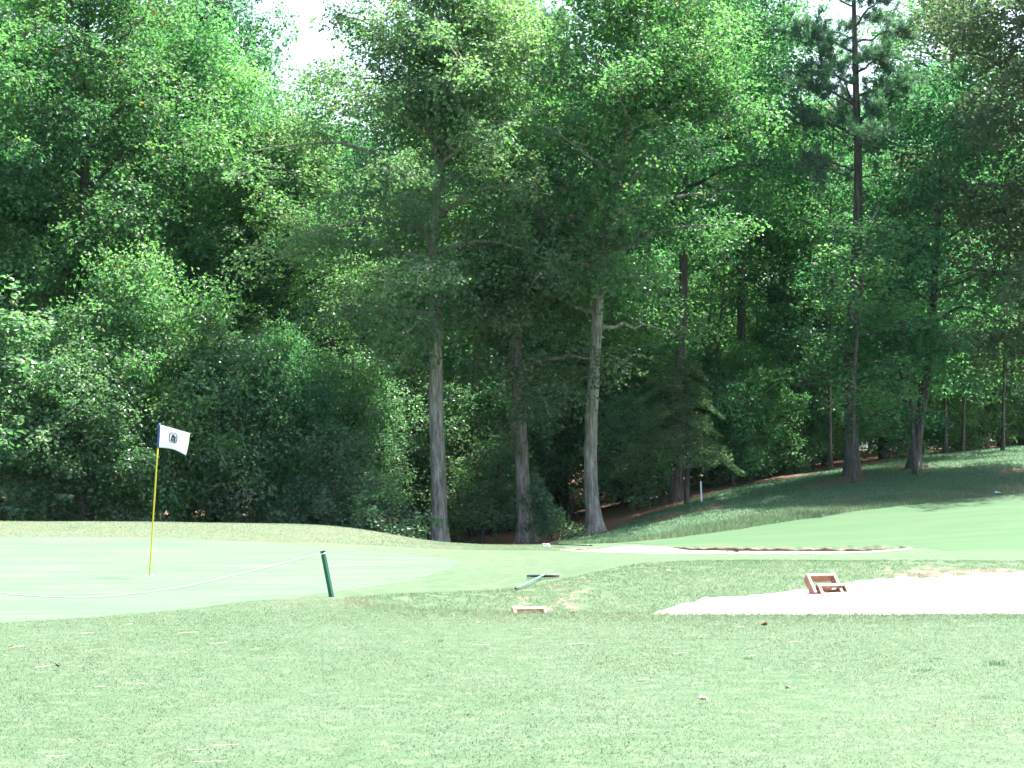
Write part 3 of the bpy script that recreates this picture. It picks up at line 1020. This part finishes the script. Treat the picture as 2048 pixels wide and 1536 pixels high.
# -- leaning tree with a crooked limb, right
b = gp(1827, 65.8)
tF = Tree('leaning_tree', 105, 11.5, 3.4, 3.5,
          path_from([(1826, 975), (1833, 890), (1842, 820), (1853, 755), (1862, 680), (1870, 560), (1880, 420), (1885, 250)], 65.8, b,
                    [.175, .15, .14, .12, .105, .085, .06, .015]), n_limbs=30, sprays=4, leaves=320, clump=1.2, leaf=0.10, leafmat='maple', bark='bark_dark', rise=0.4, low_rise=-.05, seg=14,
          forks=[fork_from([(1846, 800), (1840, 775), (1826, 764), (1808, 765), (1800, 756), (1797, 725), (1788, 665), (1778, 610)], 65.8, b, .085, .04, -0.3)])
tF.place(b, label='leaning tree with a crooked reddish limb on the right bank')

# -- prototypes of the wood
gum1 = Tree('sweetgum_tree', 201, 16.8, 3.6, 3.6, r0=.20, n_limbs=42, sprays=4, leaves=400, clump=1.35, leaf=0.108, leafmat='gum', bark='bark_dark', rise=0.6, low_rise=.1)
gum2 = Tree('sweetgum_tree', 202, 15.0, 2.6, 3.3, r0=.17, n_limbs=40, sprays=4, leaves=380, clump=1.3, leaf=0.105, leafmat='gum', bark='bark_dark', rise=0.6, low_rise=.05)
pop1 = Tree('poplar_tree', 203, 17.5, 4.5, 3.5, r0=.21, n_limbs=38, sprays=4, leaves=340, clump=1.35, leaf=0.125, leafmat='poplar', bark='bark_dark', rise=0.55, low_rise=-.05, top=.2)
map1 = Tree('maple_tree', 204, 12.0, 2.6, 3.0, r0=.13, n_limbs=36, sprays=4, leaves=340, clump=1.2, leaf=0.105, leafmat='maple', bark='bark_dark', rise=0.45, low_rise=-.1)
sap1 = Tree('sapling', 205, 9.0, 1.6, 1.7, r0=.036, n_limbs=20, sprays=3, leaves=80, leaf=0.10, leafmat='gum', bark='bark_dark', rise=0.5, low_rise=0.05, seg=8, clump=.75)
sap2 = Tree('sapling', 206, 11.0, 3.6, 1.9, r0=.045, n_limbs=20, sprays=3, leaves=85, leaf=0.10, leafmat='maple', bark='bark_dark', rise=0.5, low_rise=0.0, seg=8, clump=.75)
und1 = Tree('understory_tree', 207, 6.2, 0.5, 2.5, r0=.09, n_limbs=30, sprays=4, leaves=260, clump=1.05, leaf=0.09, leafmat='gum', bark='bark_dark', rise=0.45, low_rise=-.1, shape=.7)
und2 = Tree('understory_tree', 208, 5.4, 0.3, 2.2, r0=.08, n_limbs=28, sprays=4, leaves=210, clump=1.0, leaf=0.105, leafmat='shrub', bark='bark_dark', rise=0.45, low_rise=-.1, shape=.7)
shr1 = Tree('shrub', 209, 2.6, 0.1, 1.5, r0=.04, n_limbs=18, sprays=4, leaves=110, leaf=0.08, leafmat='shrub', bark='bark_dark', rise=0.6, low_rise=0.1, shape=.6, seg=8, clump=.6)
shr2 = Tree('shrub', 210, 1.2, 0.05, 0.85, r0=.025, n_limbs=12, sprays=3, leaves=90, leaf=0.075, leafmat='shrub', bark='bark_dark', rise=0.7, low_rise=0.15, shape=.6, seg=8, clump=.38)
vine = Tree('vine_shrub', 211, 6.8, 0.3, 1.7, r0=.06, n_limbs=24, sprays=4, leaves=75, leaf=0.165, leafmat='shrub', bark='bark_dark', rise=0.3, low_rise=0.05, seg=8, clump=.95)


def put(t, px, Y, rz, s, label, group=None, name=None, category='tree', crown=None, dz=-0.05):
    return t.place(gp(px, Y, dz), rz, s, label, group, name, category, crown)


# front row, left to right
put(gum1, 160, 65.0, 0.3, (1.05, 1.05, 1.0), 'bright sweetgum tree with dark trunk at the upper left of the wood', TREES)
put(gum2, 372, 68.0, 2.1, (0.95, 0.95, 0.98), 'leafy sweetgum tree behind the flag with a dark trunk showing high up', TREES)
put(pop1, 435, 76.0, 0.0, (0.92, 0.95, 1.04), 'blue-green poplar tree beside the bright sky gap at upper left', TREES)
put(und1, 285, 60.0, 1.0, (1.05, 1.0, 1.15), 'bright yellow-green small tree behind the flag', category='tree')
put(gum2, 575, 67.0, 4.2, (0.95, 0.95, 0.78), 'yellow-green sweetgum tree filling the space left of the tall oak', TREES)
put(map1, 1655, 74.0, 1.2, (1.0, 1.0, 0.92), 'maple tree filling the wood left of the tall pine', TREES)
put(sap1, 1706, 62.0, 4.0, (1.15, 1.15, 0.80), 'loose young maple in front of the pine trunk', TREES, crown='maple')
put(sap1, 1829, 63.5, 1.4, (1.1, 1.1, 0.72), 'loose young maple in front of the leaning trunk', TREES, crown='maple')
put(tD, 1495, 70.5, 3.3, (0.92, 1.0, 0.98), 'high-crowned tree right of the high forking limbs', TREES, crown='gum')
put(gum2, 2120, 63.0, 2.7, (1.1, 1.1, 1.05), 'brownish olive tree overhanging the upper right corner', TREES, crown='russet')
put(gum1, -120, 63.0, 1.9, (0.95, 0.95, 0.96), 'sweetgum tree at the far left edge of the wood', TREES)
put(map1, 625, 75.5, 2.2, (0.95, 1.1, 1.07), 'maple tree below the bright sky gap left of the tall oak', TREES)
put(vine, 5, 57.5, 0.5, (1.0, 0.9, 0.80), 'large-leaved vine-covered shrub at the far left edge', category='shrub')
put(und2, 170, 58.0, 0.2, (0.85, 0.85, 0.85), 'greyish shrub just left of the flag behind the mound', category='shrub', name='shrub')
put(und2, 430, 60.5, 1.9, (0.8, 0.9, 1.02), 'dark leafy shrub right of the flag behind the mound', category='shrub', name='shrub')
put(und1, 570, 61.5, 3.1, (0.72, 0.8, 0.88), 'leafy shrub midway between flag and tall oak', category='shrub', name='shrub', crown='maple')
put(und1, 690, 63.0, 5.1, (0.8, 0.8, 0.80), 'rounded arching small tree left of the tall oak trunk', category='tree', crown='shrub')
put(shr1, 655, 59.5, 0.9, (1.0, 1.0, 1.0), 'dark low shrub at the foot of the arching small tree', category='shrub')
put(shr2, 785, 55.8, 0.3, (1.25, 1.0, 0.95), 'small bright bush on the slope left of the tall oak trunk', category='bush', name='bush', crown='gum')
put(shr2, 1105, 59.5, 1.3, (0.8, 0.8, 0.95), 'small green bush between the brown trunk and the curved trunk', category='bush', name='bush')
put(shr1, 965, 64.0, 2.0, (1.1, 1.1, 1.0), 'dark shrub between the tall oak and the brown trunk', category='shrub')
put(und2, 985, 69.0, 0.7, (0.9, 0.9, 0.85), 'shrubby growth in shade behind the brown trunk', category='shrub', name='shrub')
put(shr1, 1265, 66.5, 4.0, (1.0, 1.0, 1.1), 'dark shrub right of the curved grey trunk', category='shrub')
put(shr1, 1465, 68.0, 0.4, (0.9, 0.9, 1.0), 'light leafy shrub right of the tiered conifer', category='shrub', crown='maple')
put(und2, 1960, 76.5, 2.4, (0.8, 0.8, 0.8), 'shrub at the top of the bank by the right edge', category='shrub', name='shrub')
for px, Y, t, sc, lab in ((1500, 69.5, und1, .62, 'bright leafy shrub low in the wood right of the tiered conifer'), (1590, 71.0, und2, .75, 'dark green shrub low in the wood midway between conifer and pine'),
                          (1660, 72.0, und1, .7, 'yellow-green shrub just left of the pine trunk'), (1765, 73.5, und2, .7, 'leafy shrub between the pine trunk and the leaning trunk'),
                          (1895, 75.0, und1, .62, 'yellow-green shrub right of the leaning trunk'), (2040, 77.0, und1, .7, 'bright shrub at the top of the bank near the right edge'),
                          (1420, 70.5, und2, .7, 'dark shrub straight behind the white stake'), (1290, 70.0, und1, .75, 'leafy shrub in shade right of the curved grey trunk'),
                          (930, 71.0, und1, .8, 'yellow-green shrub in shade right of the tall oak trunk')):
    put(t, px, Y, px * 0.37, (sc, sc, sc), lab, category='shrub', name='shrub')
put(und2, 110, 62.0, 4.4, (1.0, 1.0, 1.0), 'deep green shrub behind the vine-covered shrub', category='shrub', name='shrub')
put(und2, 820, 66.0, 2.4, (0.9, 0.9, 0.85), 'dark shrub behind the tall oak trunk', category='shrub', name='shrub')

# deeper rows
MARKS = [(-60, 'the far left edge'), (60, 'the vine-covered shrub'), (310, 'the flag'), (600, 'the sky gap'), (875, 'the tall grey oak trunk'), (1042, 'the brown flared trunk'),
         (1190, 'the curved grey trunk'), (1370, 'the tiered conifer'), (1530, 'the gap beside the conifer'), (1705, 'the tall pine trunk'), (1840, 'the leaning trunk'), (2060, 'the far right edge')]
_used = {}


def where(px, what):
    """a place phrase that no other thing of its kind has"""
    for mx, mn in sorted(MARKS, key=lambda m: abs(m[0] - px)):
        d = px - mx
        rel = 'straight behind' if abs(d) < 28 else ('behind and left of' if d < 0 else 'behind and right of')
        lab = '%s %s %s' % (what, rel, mn)
        if lab not in _used:
            _used[lab] = 1
            return lab
    return what


WOOD = 'trees deep in the wood'
rw_ = random.Random(5)
deep = [(pop1, 20, 82), (gum1, 250, 84), (map1, 560, 80), (map1, 700, 78), (gum2, 850, 79), (gum1, 1000, 77), (map1, 1130, 74), (gum2, 1290, 80), (pop1, 1400, 86),
        (map1, 1790, 84), (gum1, 1925, 90), (map1, 100, 76), (map1, 300, 77),
        (gum1, 60, 100), (gum2, 330, 98), (map1, 520, 96), (map1, 660, 99), (gum1, 860, 98), (pop1, 1040, 100), (gum2, 1200, 97), (gum1, 1370, 102),
        (map1, 1640, 102), (map1, 2030, 106), (gum1, -200, 82), (gum2, -160, 98)]
for t, px, Y in deep:
    s = 0.95 + 0.2 * rw_.random()
    px += rw_.uniform(-15, 15)
    put(t, px, Y, rw_.uniform(0, 6.28), (s, s, s * rw_.uniform(0.92, 1.05)), where(px, 'broadleaf tree in the second row' if Y < 90 else 'broadleaf tree in the back row'), WOOD, name='broadleaf_tree')
SAP = 'thin saplings in the shade of the wood'
for k, px in enumerate([60, 210, 480, 735, 905, 945, 1090, 1135, 1245, 1300, 1425, 1480, 1530, 1575, 1625, 1660, 1760, 1890, 1925, 1975, 2005, 2050, 1410, 1845]):
    Y = rw_.uniform(69, 80) if px > 1300 else rw_.uniform(66, 76)
    s = rw_.uniform(0.8, 1.1)
    put((sap1, sap2)[k % 2], px, Y, rw_.uniform(0, 6.28), (s, s, s * rw_.uniform(0.9, 1.1)), where(px, 'thin dark sapling in the shade'), SAP)
for k, (px, Y) in enumerate([(90, 72), (420, 73), (620, 72), (870, 74), (1060, 73), (1180, 71), (1330, 76), (1560, 77), (1690, 79), (1830, 82), (2000, 84), (740, 82), (240, 83), (1440, 84), (950, 84),
                             (1280, 92), (1390, 90), (1500, 91), (1600, 93), (1690, 90), (1770, 92), (1850, 91), (1940, 93), (2030, 91), (2110, 94), (1110, 88), (820, 90), (620, 90), (2140, 84), (1740, 103), (1880, 104), (1600, 105), (2060, 106)]):
    s = rw_.uniform(0.85, 1.15)
    t = (und2, und1)[k % 2]
    put(t, px, Y, rw_.uniform(0, 6.28), (s, s, s), where(px, ('dark' if t is und2 else 'yellow-green') + (' shrub in the undergrowth' if Y < 86 else ' shrub far back in the undergrowth')), 'undergrowth shrubs in the wood', name='undergrowth_shrub', category='shrub')


# -- pines
def needle_tufts(C, A, rng, n=34, L=0.20, w=0.011):
    m = len(C)
    d = rng.normal(size=(m, n, 3)) * 0.75 + A[:, None, :] * 0.9 + UP * 0.35
    d /= np.linalg.norm(d, axis=2)[..., None]
    side = np.cross(d, rng.normal(size=(m, n, 3)))
    side /= np.linalg.norm(side, axis=2)[..., None] + 1e-9
    l = L * (0.7 + 0.6 * rng.random((m, n, 1)))
    c = C[:, None, :] + rng.normal(size=(m, n, 3)) * 0.035
    V = np.stack([c - side * w, c + side * w, c + d * l], 2).reshape(-1, 3)
    return V, np.arange(len(V)).reshape(-1, 3)


class Pine(Tree):
    def __init__(self, name, seed, H, hb, rw, path, n_limbs=30, tufts=22, forks=()):
        self.name, self.bark, self.leafmat, self.obs = name, 'bark_dark', 'needle', None
        rng = np.random.default_rng(seed)
        tp = spline(np.asarray(path, float), 80)
        self.trunk = tube(tp[:, :3], np.maximum(tp[:, 3], .015) * (1 + 0.45 * np.exp(-np.maximum(tp[:, 2], 0) / .3)), 14, bark_noise(rng))
        self.limbs = []
        C, A = [], []
        ga = 0.0
        ends = []
        for i in range(n_limbs):
            t = (i + 0.7 * rng.random()) / n_limbs
            h = hb + (H - hb) * t
            ga += 2.399963 + rng.normal(0, .35)
            L = rw * (0.55 + 0.6 * rng.random()) * (1 - 0.6 * t)
            s = np.array([np.interp(h, tp[:, 2], tp[:, k]) for k in range(4)])
            e = s[:3] + np.array([math.cos(ga) * L, math.sin(ga) * L, (0.10 + 0.35 * t) * L + rng.normal(0, .15)])
            ends.append((s, e, L))
        for f in forks:
            f = np.asarray(f, float)
            ends.append((np.array([*f[0], .06]), f[1], np.linalg.norm(f[1] - f[0])))
        for s, e, L in ends:
            pts = spline(np.array([s[:3], (s[:3] + e) / 2 + UP * 0.07 * L, e]), 9)
            pts[1:-1] += rng.normal(0, .03, (7, 3))
            bag = Bag()
            bag.add(*tube(pts, np.linspace(min(.045, s[3] * .5), .01, 9), 6, cap=False))
            d = (e - s[:3]) / L
            for q in range(tufts // 2):
                u = 0.42 + 0.58 * (q + rng.random()) / (tufts // 2)
                p = pts[min(int(u * 8), 8)]
                off = rng.normal(size=3) * np.array([1, 1, .45]) + d * 0.6
                off /= np.linalg.norm(off)
                q2 = p + off * (0.25 + 0.55 * rng.random())
                bag.add(*tube(np.array([p, (p + q2) / 2 + UP * .03, q2]), [.010, .008, .005], 4, cap=False))
                for w in (0.45, 0.7, 0.9, 1.0):
                    C.append(p + (q2 - p) * w + rng.normal(0, .07, 3))
                    A.append(off)
            self.limbs.append(bag.get())
        C, A = np.array(C), np.array(A)
        V, F = needle_tufts(C, A, rng)
        tint = np.clip(0.5 + rng.normal(0, .2, len(F)), 0, .97)
        self.crown = (V, F, np.repeat(tint, 3))


b = gp(1705, 64.5)
px_ = [(1705, 970), (1703, 820), (1704, 700), (1712, 560), (1717, 430), (1717, 280), (1713, 120), (1710, -30), (1708, -160)]
pineE = Pine('pine_tree', 301, 14.8, 8.3, 2.5, path_from(px_, 64.5, b, [.20, .185, .17, .15, .13, .105, .08, .05, .015]), n_limbs=24, tufts=24,
             forks=[(P(1714, 300, 64.5) - b, P(1590, 215, 64.2) - b), (P(1712, 265, 64.5) - b, P(1600, 150, 64.9) - b), (P(1714, 225, 64.5) - b, P(1660, 80, 64.0) - b),
                    (P(1716, 245, 64.5) - b, P(1820, 160, 64.2) - b), (P(1714, 360, 64.5) - b, P(1610, 330, 63.6) - b)])
pineE.place(b, label='tall pine with open whorled branches against the sky at right', group=TREES)
pineE.place(gp(1086, 72.0), 2.0, (1.0, 1.0, 1.02), label='dark pine trunk rising behind the brown oak with sky gap above', group=TREES)


# -- small tiered conifer
def tiered():
    rng = np.random.default_rng(77)
    root = empty('tiered_conifer', tuple(gp(1372, 63.5)))
    tag(root, 'small conifer with drooping flat tiers of dull green foliage', 'tree')
    tp = spline([[0, 0, -.2, .075], [.05, 0, 1.5, .06], [0, .05, 3.0, .04], [-.05, 0, 4.2, .012]], 26)
    mesh_obj('trunk', *tube(tp[:, :3], tp[:, 3], 10, cap=False), M['bark_dark'], root, smooth=True)
    C, N, S = [], [], []
    for i in range(26):
        t = (i + .5) / 26
        h = 1.15 + 2.75 * t
        az = i * 2.399963
        L = (1.55 * (1 - t) ** 0.5 + 0.35) * rng.uniform(0.7, 1.15) * (1 + 0.22 * math.cos(az - 2.9))
        s = np.array([0, 0, h])
        e = s + np.array([math.cos(az) * L, math.sin(az) * L, -0.26 * L])
        pts = spline(np.array([s, (s + e) / 2 + UP * 0.20 * L, e]), 8)
        mesh_obj('limb', *tube(pts, np.linspace(.018, .005, 8), 5, cap=False), M['bark_dark'], root, smooth=True)
        d = np.array([math.cos(az), math.sin(az), 0])
        sd = np.array([-d[1], d[0], 0])
        m = int(430 * L)
        u = rng.random(m) ** .7
        p = np.array([[np.interp(v, np.linspace(0, 1, 8), pts[:, k]) for k in range(3)] for v in u])
        wdt = 0.42 * L * (0.35 + 0.65 * np.sin(np.pi * np.clip(u * .85 + .1, 0, 1)))
        p += sd * (rng.uniform(-1, 1, m) * wdt)[:, None] + UP * rng.normal(0, .03, m)[:, None]
        p[:, 2] -= np.abs((p - pts[0]) @ sd) * 0.18
        C.append(p)
        nn = UP + rng.normal(0, .35, (m, 3))
        N.append(nn / np.linalg.norm(nn, axis=1)[:, None])
        S.append(rng.uniform(.05, .10, m))
    C, N, S = np.concatenate(C), np.concatenate(N), np.concatenate(S)
    V, F = leaf_quads(C, N, S, rng, .3, .3)
    mesh_obj('crown', V, F, M['hemlock'], root, attrs=dict(tint=np.repeat(np.clip(.5 + rng.normal(0, .2, len(C)), 0, .97), 4)))


tiered()


# ------------------------------------------------------------------ things on the course
# flagstick
def flagstick():
    Y = 33.0
    b = gp(300, Y)
    root = empty('flagstick', tuple(b))
    tag(root, 'yellow flagstick with a white emblem flag standing in the putting green', 'flagstick')
    top = P(319, 846, Y) - b
    mesh_obj('pole', *tube(np.array([top * s for s in np.linspace(-.01, .845, 12)]), .011, 10), M['yellow'], root, smooth=True)
    mesh_obj('sleeve', *tube(np.array([top * s for s in np.linspace(.84, 1.0, 6)]), .017, 10), M['sleeve'], root, smooth=True)
    # cloth
    ns, nt = 29, 19
    TL, TR, BL, BR = (319.5, 849), (380, 866.5), (316.5, 895), (372, 911)
    V = []

    def cloth(s, t, off=0.0):
        px = (TL[0] * (1 - s) + TR[0] * s) * (1 - t) + (BL[0] * (1 - s) + BR[0] * s) * t
        py = (TL[1] * (1 - s) + TR[1] * s) * (1 - t) + (BL[1] * (1 - s) + BR[1] * s) * t
        py -= t * 6.0 * math.sin(math.pi * min(s, 1)) * (0.6 + 0.4 * s)
        px += 1.2 * math.sin(math.pi * t) * s
        return P(px, py, Y - 0.30 * s + 0.045 * math.sin(s * 5.2 + t * 1.5) * s ** .5 - off) - b
    for t in np.linspace(0, 1, nt):
        for s in np.linspace(0, 1, ns):
            V.append(cloth(s, t))
    fl = mesh_obj('flag', np.array(V), grid_faces(nt, ns), M['flag'], root, smooth=True)
    so = fl.modifiers.new('thick', 'SOLIDIFY')
    so.thickness = 0.0016

    def stroke(name, pts, w, mat):
        """printed line on the cloth: flat band following its surface"""
        pts = np.asarray(pts, float)
        Vs, Fs = [], []
        for k in range(len(pts)):
            d = pts[min(k + 1, len(pts) - 1)] - pts[max(k - 1, 0)]
            nrm = np.array([-d[1], d[0]]) / (np.linalg.norm(d) + 1e-9)
            for sg in (-1, 1):
                q = pts[k] + nrm * w * 0.68 * sg
                Vs.append(cloth(q[0], q[1], 0.007))
        for k in range(len(pts) - 1):
            Fs.append((2 * k, 2 * k + 1, 2 * k + 3, 2 * k + 2))
        mesh_obj(name, np.array(Vs), np.array(Fs), mat, fl)
    th = np.linspace(0, 2 * math.pi, 41)
    sq = lambda c: np.sign(c) * np.abs(c) ** 0.6
    ring = np.stack([0.475 + 0.125 * sq(np.cos(th)), 0.46 + 0.235 * sq(np.sin(th))], -1)
    stroke('emblem_border', ring, 0.022, M['ink_dark'])
    stroke('emblem_letter', [(.44, .30), (.475, .31), (.50, .36), (.475, .43), (.43, .45)], 0.035, M['ink_brown'])
    stroke('emblem_letter', [(.455, .30), (.44, .45), (.425, .62)], 0.04, M['ink_brown'])
    stroke('emblem_letter', [(.415, .62), (.45, .47), (.475, .62), (.43, .64)], 0.035, M['ink_brown'])
    stroke('emblem_figure', [(.545, .36), (.525, .44), (.535, .54), (.52, .66)], 0.045, M['ink_blue'])
    stroke('emblem_figure', [(.52, .43), (.50, .50), (.515, .57)], 0.03, M['ink_blue'])
    # cup rim in the turf
    cb = empty('hole_cup', tuple(b))
    tag(cb, 'white rimmed hole at the foot of the flagstick', 'hole')
    a = np.linspace(0, 2 * math.pi, 25)[:-1]
    rim = []
    for r_, z_ in ((.048, .014), (.056, .0145), (.056, -.10), (.048, -.10)):
        rim.append(np.stack([np.cos(a) * r_, np.sin(a) * r_, np.full(24, z_)], -1))
    Vr = np.concatenate(rim)
    Fr = np.array([[k * 24 + i, k * 24 + (i + 1) % 24, ((k + 1) % 4) * 24 + (i + 1) % 24, ((k + 1) % 4) * 24 + i] for k in range(4) for i in range(24)])
    mesh_obj('cup_rim', Vr, Fr, M['white'], cb)


flagstick()


def rope_post(px, Y, top_px, top_py, label):
    b = gp(px, Y)
    root = empty('rope_post', tuple(b))
    tag(root, label, 'post', 'green posts carrying the white rope')
    t = P(top_px, top_py, Y) - b
    L = np.linalg.norm(t)
    d = t / L
    w = .027
    s = np.linspace(-.06, L - .045, 8)
    # square post with softened corners
    o = mesh_obj('shaft', *tube(np.outer(s, d), w * 1.25, 4), M['post'], root)
    bevel_mod(o, .008)
    o = mesh_obj('neck', *tube(np.outer(np.linspace(L - .05, L - .015, 3), d), w * .75, 8), M['post'], root)
    o = mesh_obj('cap', *tube(np.outer(np.array([L - .022, L - .018, L - .003, L]), d), np.array([w * .9, w * 1.2, w * 1.2, w * .9]), 8), M['black'], root)
    a = np.linspace(0, 2 * math.pi, 17)
    A = np.cross(d, [0, 1, 0]); A /= np.linalg.norm(A); B = np.cross(d, A)
    loop = d * (L - .033) + np.outer(np.cos(a), A) * w * .95 + np.outer(np.sin(a), B) * w * .95
    mesh_obj('rope_loop', *tube(loop, .008, 6, cap=False), M['white'], root, smooth=True)
    return b + d * (L - .035)


A1 = rope_post(664, 27.6, 646, 1101, 'green rope post leaning left at the corner of the putting green')
A2 = rope_post(-225, 24.0, -232, 1130, 'green rope post beyond the left edge carrying the rope end')
rp = np.array([A1 + [-.03, -.02, 0], P(500, 1143, 27.0), P(350, 1176, 26.3), P(200, 1193, 25.6), P(80, 1192, 25.1), P(0, 1184, 24.8), P(-110, 1163, 24.4), A2 + [.03, 0, 0]])
o = mesh_obj('boundary_rope', *tube(spline(rp, 90), .0058, 8), M['rope'], smooth=True)
tag(o, 'white rope sagging across the front of the putting green from the leaning post', 'rope')


def bunker_steps(px, Y, scale, rz, label, sink=0.0):
    """two tilted three-sided board frames, the lower one in front of the upper"""
    base = gp(px, Y)
    root = empty('bunker_steps', tuple(base + np.array([0, 0, -sink])), rz)
    root.scale = (scale,) * 3
    tag(root, label, 'steps', 'brown board steps in the bunker')
    th = .041
    for k, (ox, oy, oz) in enumerate(((-0.035, 0.09, 0.085), (0.035, -0.07, -0.03))):
        fr = empty('step_frame', (ox, oy, oz))
        fr.parent = root
        fr.rotation_euler = (rad(42), 0, 0)
        W, L, D = .395, .32, .11
        for nm, c, s in (('riser_board', (0, L - th / 2, -D / 2), (W, th, D)),
                         ('side_board', (-W / 2 + th / 2, (L - th) / 2 - .003, -D / 2), (th, L - th - .003, D)),
                         ('side_board', (W / 2 - th / 2, (L - th) / 2 - .003, -D / 2), (th, L - th - .003, D))):
            o = mesh_obj(nm, *box(*c, *s), M['wood'], fr)
            bevel_mod(o, .004)
        if k == 1:
            o = mesh_obj('label_plate', *box(0.03, L - th - .0035, -D * .45, .055, .005, .03), M['white'], fr)


bunker_steps(1669, 28.9, 1.0, rad(18), 'brown two-tier wooden steps standing in the white bunker sand', 0.045)
bunker_steps(1080, 26.4, 1.0, rad(15), 'brown wooden steps mostly hidden below the lip of the bunker', 0.035)


def rake(center, head_dir, handle_end, head_w, head_mat, handle_mat, label, tines=21, hr=.011):
    c = np.asarray(center, float)
    root = empty('bunker_rake', tuple(c))
    tag(root, label, 'rake', 'rakes left by the bunkers')
    hd = np.asarray(head_dir, float); hd /= np.linalg.norm(hd)
    he = np.asarray(handle_end, float) - c
    ax = he / np.linalg.norm(he)
    s = np.linspace(-1, 1, 15)
    V, F = [], []
    # arched bar: tapered to the ends, slightly bowed back
    pts = np.outer(s * head_w / 2, hd) - np.outer((1 - s ** 2) * .0, ax) + UP * .045
    V, F = tube(pts, .018 * (1 - .55 * np.abs(s) ** 3), 8)
    mesh_obj('rake_head', V, F, head_mat, root, smooth=True)
    for k in range(tines):
        u = -0.96 + 1.92 * k / (tines - 1)
        a = hd * u * head_w / 2 + UP * .036 + ax * .008
        e = a + ax * .012 - UP * .040
        mesh_obj('tine', *tube(np.array([a, (a + e) / 2 + ax * .003, e]), [.0045, .004, .0025], 4), head_mat, root)
    st = UP * .052 + ax * .0
    mesh_obj('socket', *tube(np.array([UP * .05 - ax * .02, UP * .052 + ax * .10]), [.018, .015], 8), handle_mat, root, smooth=True)
    mesh_obj('handle', *tube(np.array([st + (he + UP * .012 - st) * q for q in np.linspace(.02, .955, 8)]), hr, 8), handle_mat, root, smooth=True)
    mesh_obj('end_grip', *tube(np.array([st + (he + UP * .012 - st) * q for q in (.95, 1.0)]), hr * 1.25, 8), M['black'], root, smooth=True)


rake(gp(1086, 30.0, .0), (1, .06, .0), gp(1031, 28.55, .02), .41, M['black'], M['teal'], 'black rake with teal handle lying on the grass above the bunker')
rake(gp(1092, 48.2, .0), (.35, -1, 0), gp(1184, 47.6, .02), .40, M['white'], M['dark_green'], 'white-headed rake with dark handle lying left of the far bunker', tines=15)
rake(gp(1452, 44.2, -.01), (.3, 1, 0), gp(1476, 43.5, .03), .36, M['black'], M['dark_green'], 'dark rake lying on the near edge of the far bunker sand', tines=13)

b = gp(1403, 62.3)
st = empty('boundary_stake', tuple(b))
tag(st, 'thin white stake at the edge of the wood below the tiered conifer', 'stake')
d = P(1401, 962, 62.3) - b
o = mesh_obj('stake_shaft', *tube(np.outer(np.linspace(-.1, .96, 5), d), .022, 4), M['white'], st)
mesh_obj('stake_tip', *tube(np.outer(np.array([.955, .985, 1.0]), d), np.array([.0225, .016, .004]), 4), M['white'], st)


def curled_leaf(px, Y, size, rz, mat, label, curl=1.0, group='dead leaves on the turf', name='fallen_leaf'):
    rng = np.random.default_rng(int(px) + 3)
    b = gp(px, Y, .028)
    n, m = 11, 9
    V = []
    for i in range(n):
        u = i / (n - 1)
        w = math.sin(math.pi * min(1, u ** .8 * .97 + .02)) * .42 * (1 + .28 * math.cos(u * 19))
        for j in range(m):
            v = -1 + 2 * j / (m - 1)
            V.append([(u - .5) * size, v * w * size, size * (curl * .45 * v * v * w * 2 + .30 * curl * (u - .4) ** 2 + .05 * rng.normal())])
    o = mesh_obj(name, np.array(V), grid_faces(n, m), mat, smooth=True)
    sm = o.modifiers.new('thick', 'SOLIDIFY')
    sm.thickness = .0012
    o.location = b
    o.scale = (0.8, 0.8, 0.8)
    o.rotation_euler = (.2, .15, rz)
    tag(o, label, 'leaf', group)


curled_leaf(1527, 22.2, .085, .6, M['deadleaf'], 'curled brown dead leaf on the grass below the bunker sand', 1.5)
curled_leaf(118, 18.0, .075, 2.1, M['deadleaf'], 'curled reddish dead leaf on the grass at lower left')
curled_leaf(1405, 15.55, .085, .1, M['paleleaf'], 'pale tan dead leaf near the bottom edge right of centre', .6)
curled_leaf(24, 19.9, .045, 1.0, M['deadleaf'], 'tiny brown leaf at the far left edge of the grass')
curled_leaf(1627, 21.5, .04, 1.7, M['deadleaf'], 'tiny orange-brown leaf right of the curled brown leaf')
curled_leaf(1573, 16.3, .05, 2.6, M['paleleaf'], 'small tan leaf above and right of the pale leaf')
curled_leaf(1337, 30.2, .07, .4, M['white'], 'small white scrap on the grassy bunker face', .3, 'scraps of litter', 'litter_scrap')
curled_leaf(1995, 57.9, .22, .2, M['paper'], 'pale blue scrap of paper at the upper fairway edge, right', .5, 'scraps of litter', 'litter_scrap')


# ------------------------------------------------------------------ air
hz = NT('haze_air')
pv = hz.n('ShaderNodeVolumePrincipled')
pv.inputs['Color'].default_value = (0.50, 0.93, 0.95, 1)
pv.inputs['Density'].default_value = 0.000045
pv.inputs['Anisotropy'].default_value = 0.3
mo = hz.n('ShaderNodeOutputMaterial')
hz.l(pv.outputs[0], mo.inputs['Volume'])
o = mesh_obj('haze', *box(0, 1000, 10.0, 6400, 6400, 24), hz.m)
tag(o, 'thin bluish summer haze in front of the wood', 'haze', kind='stuff')
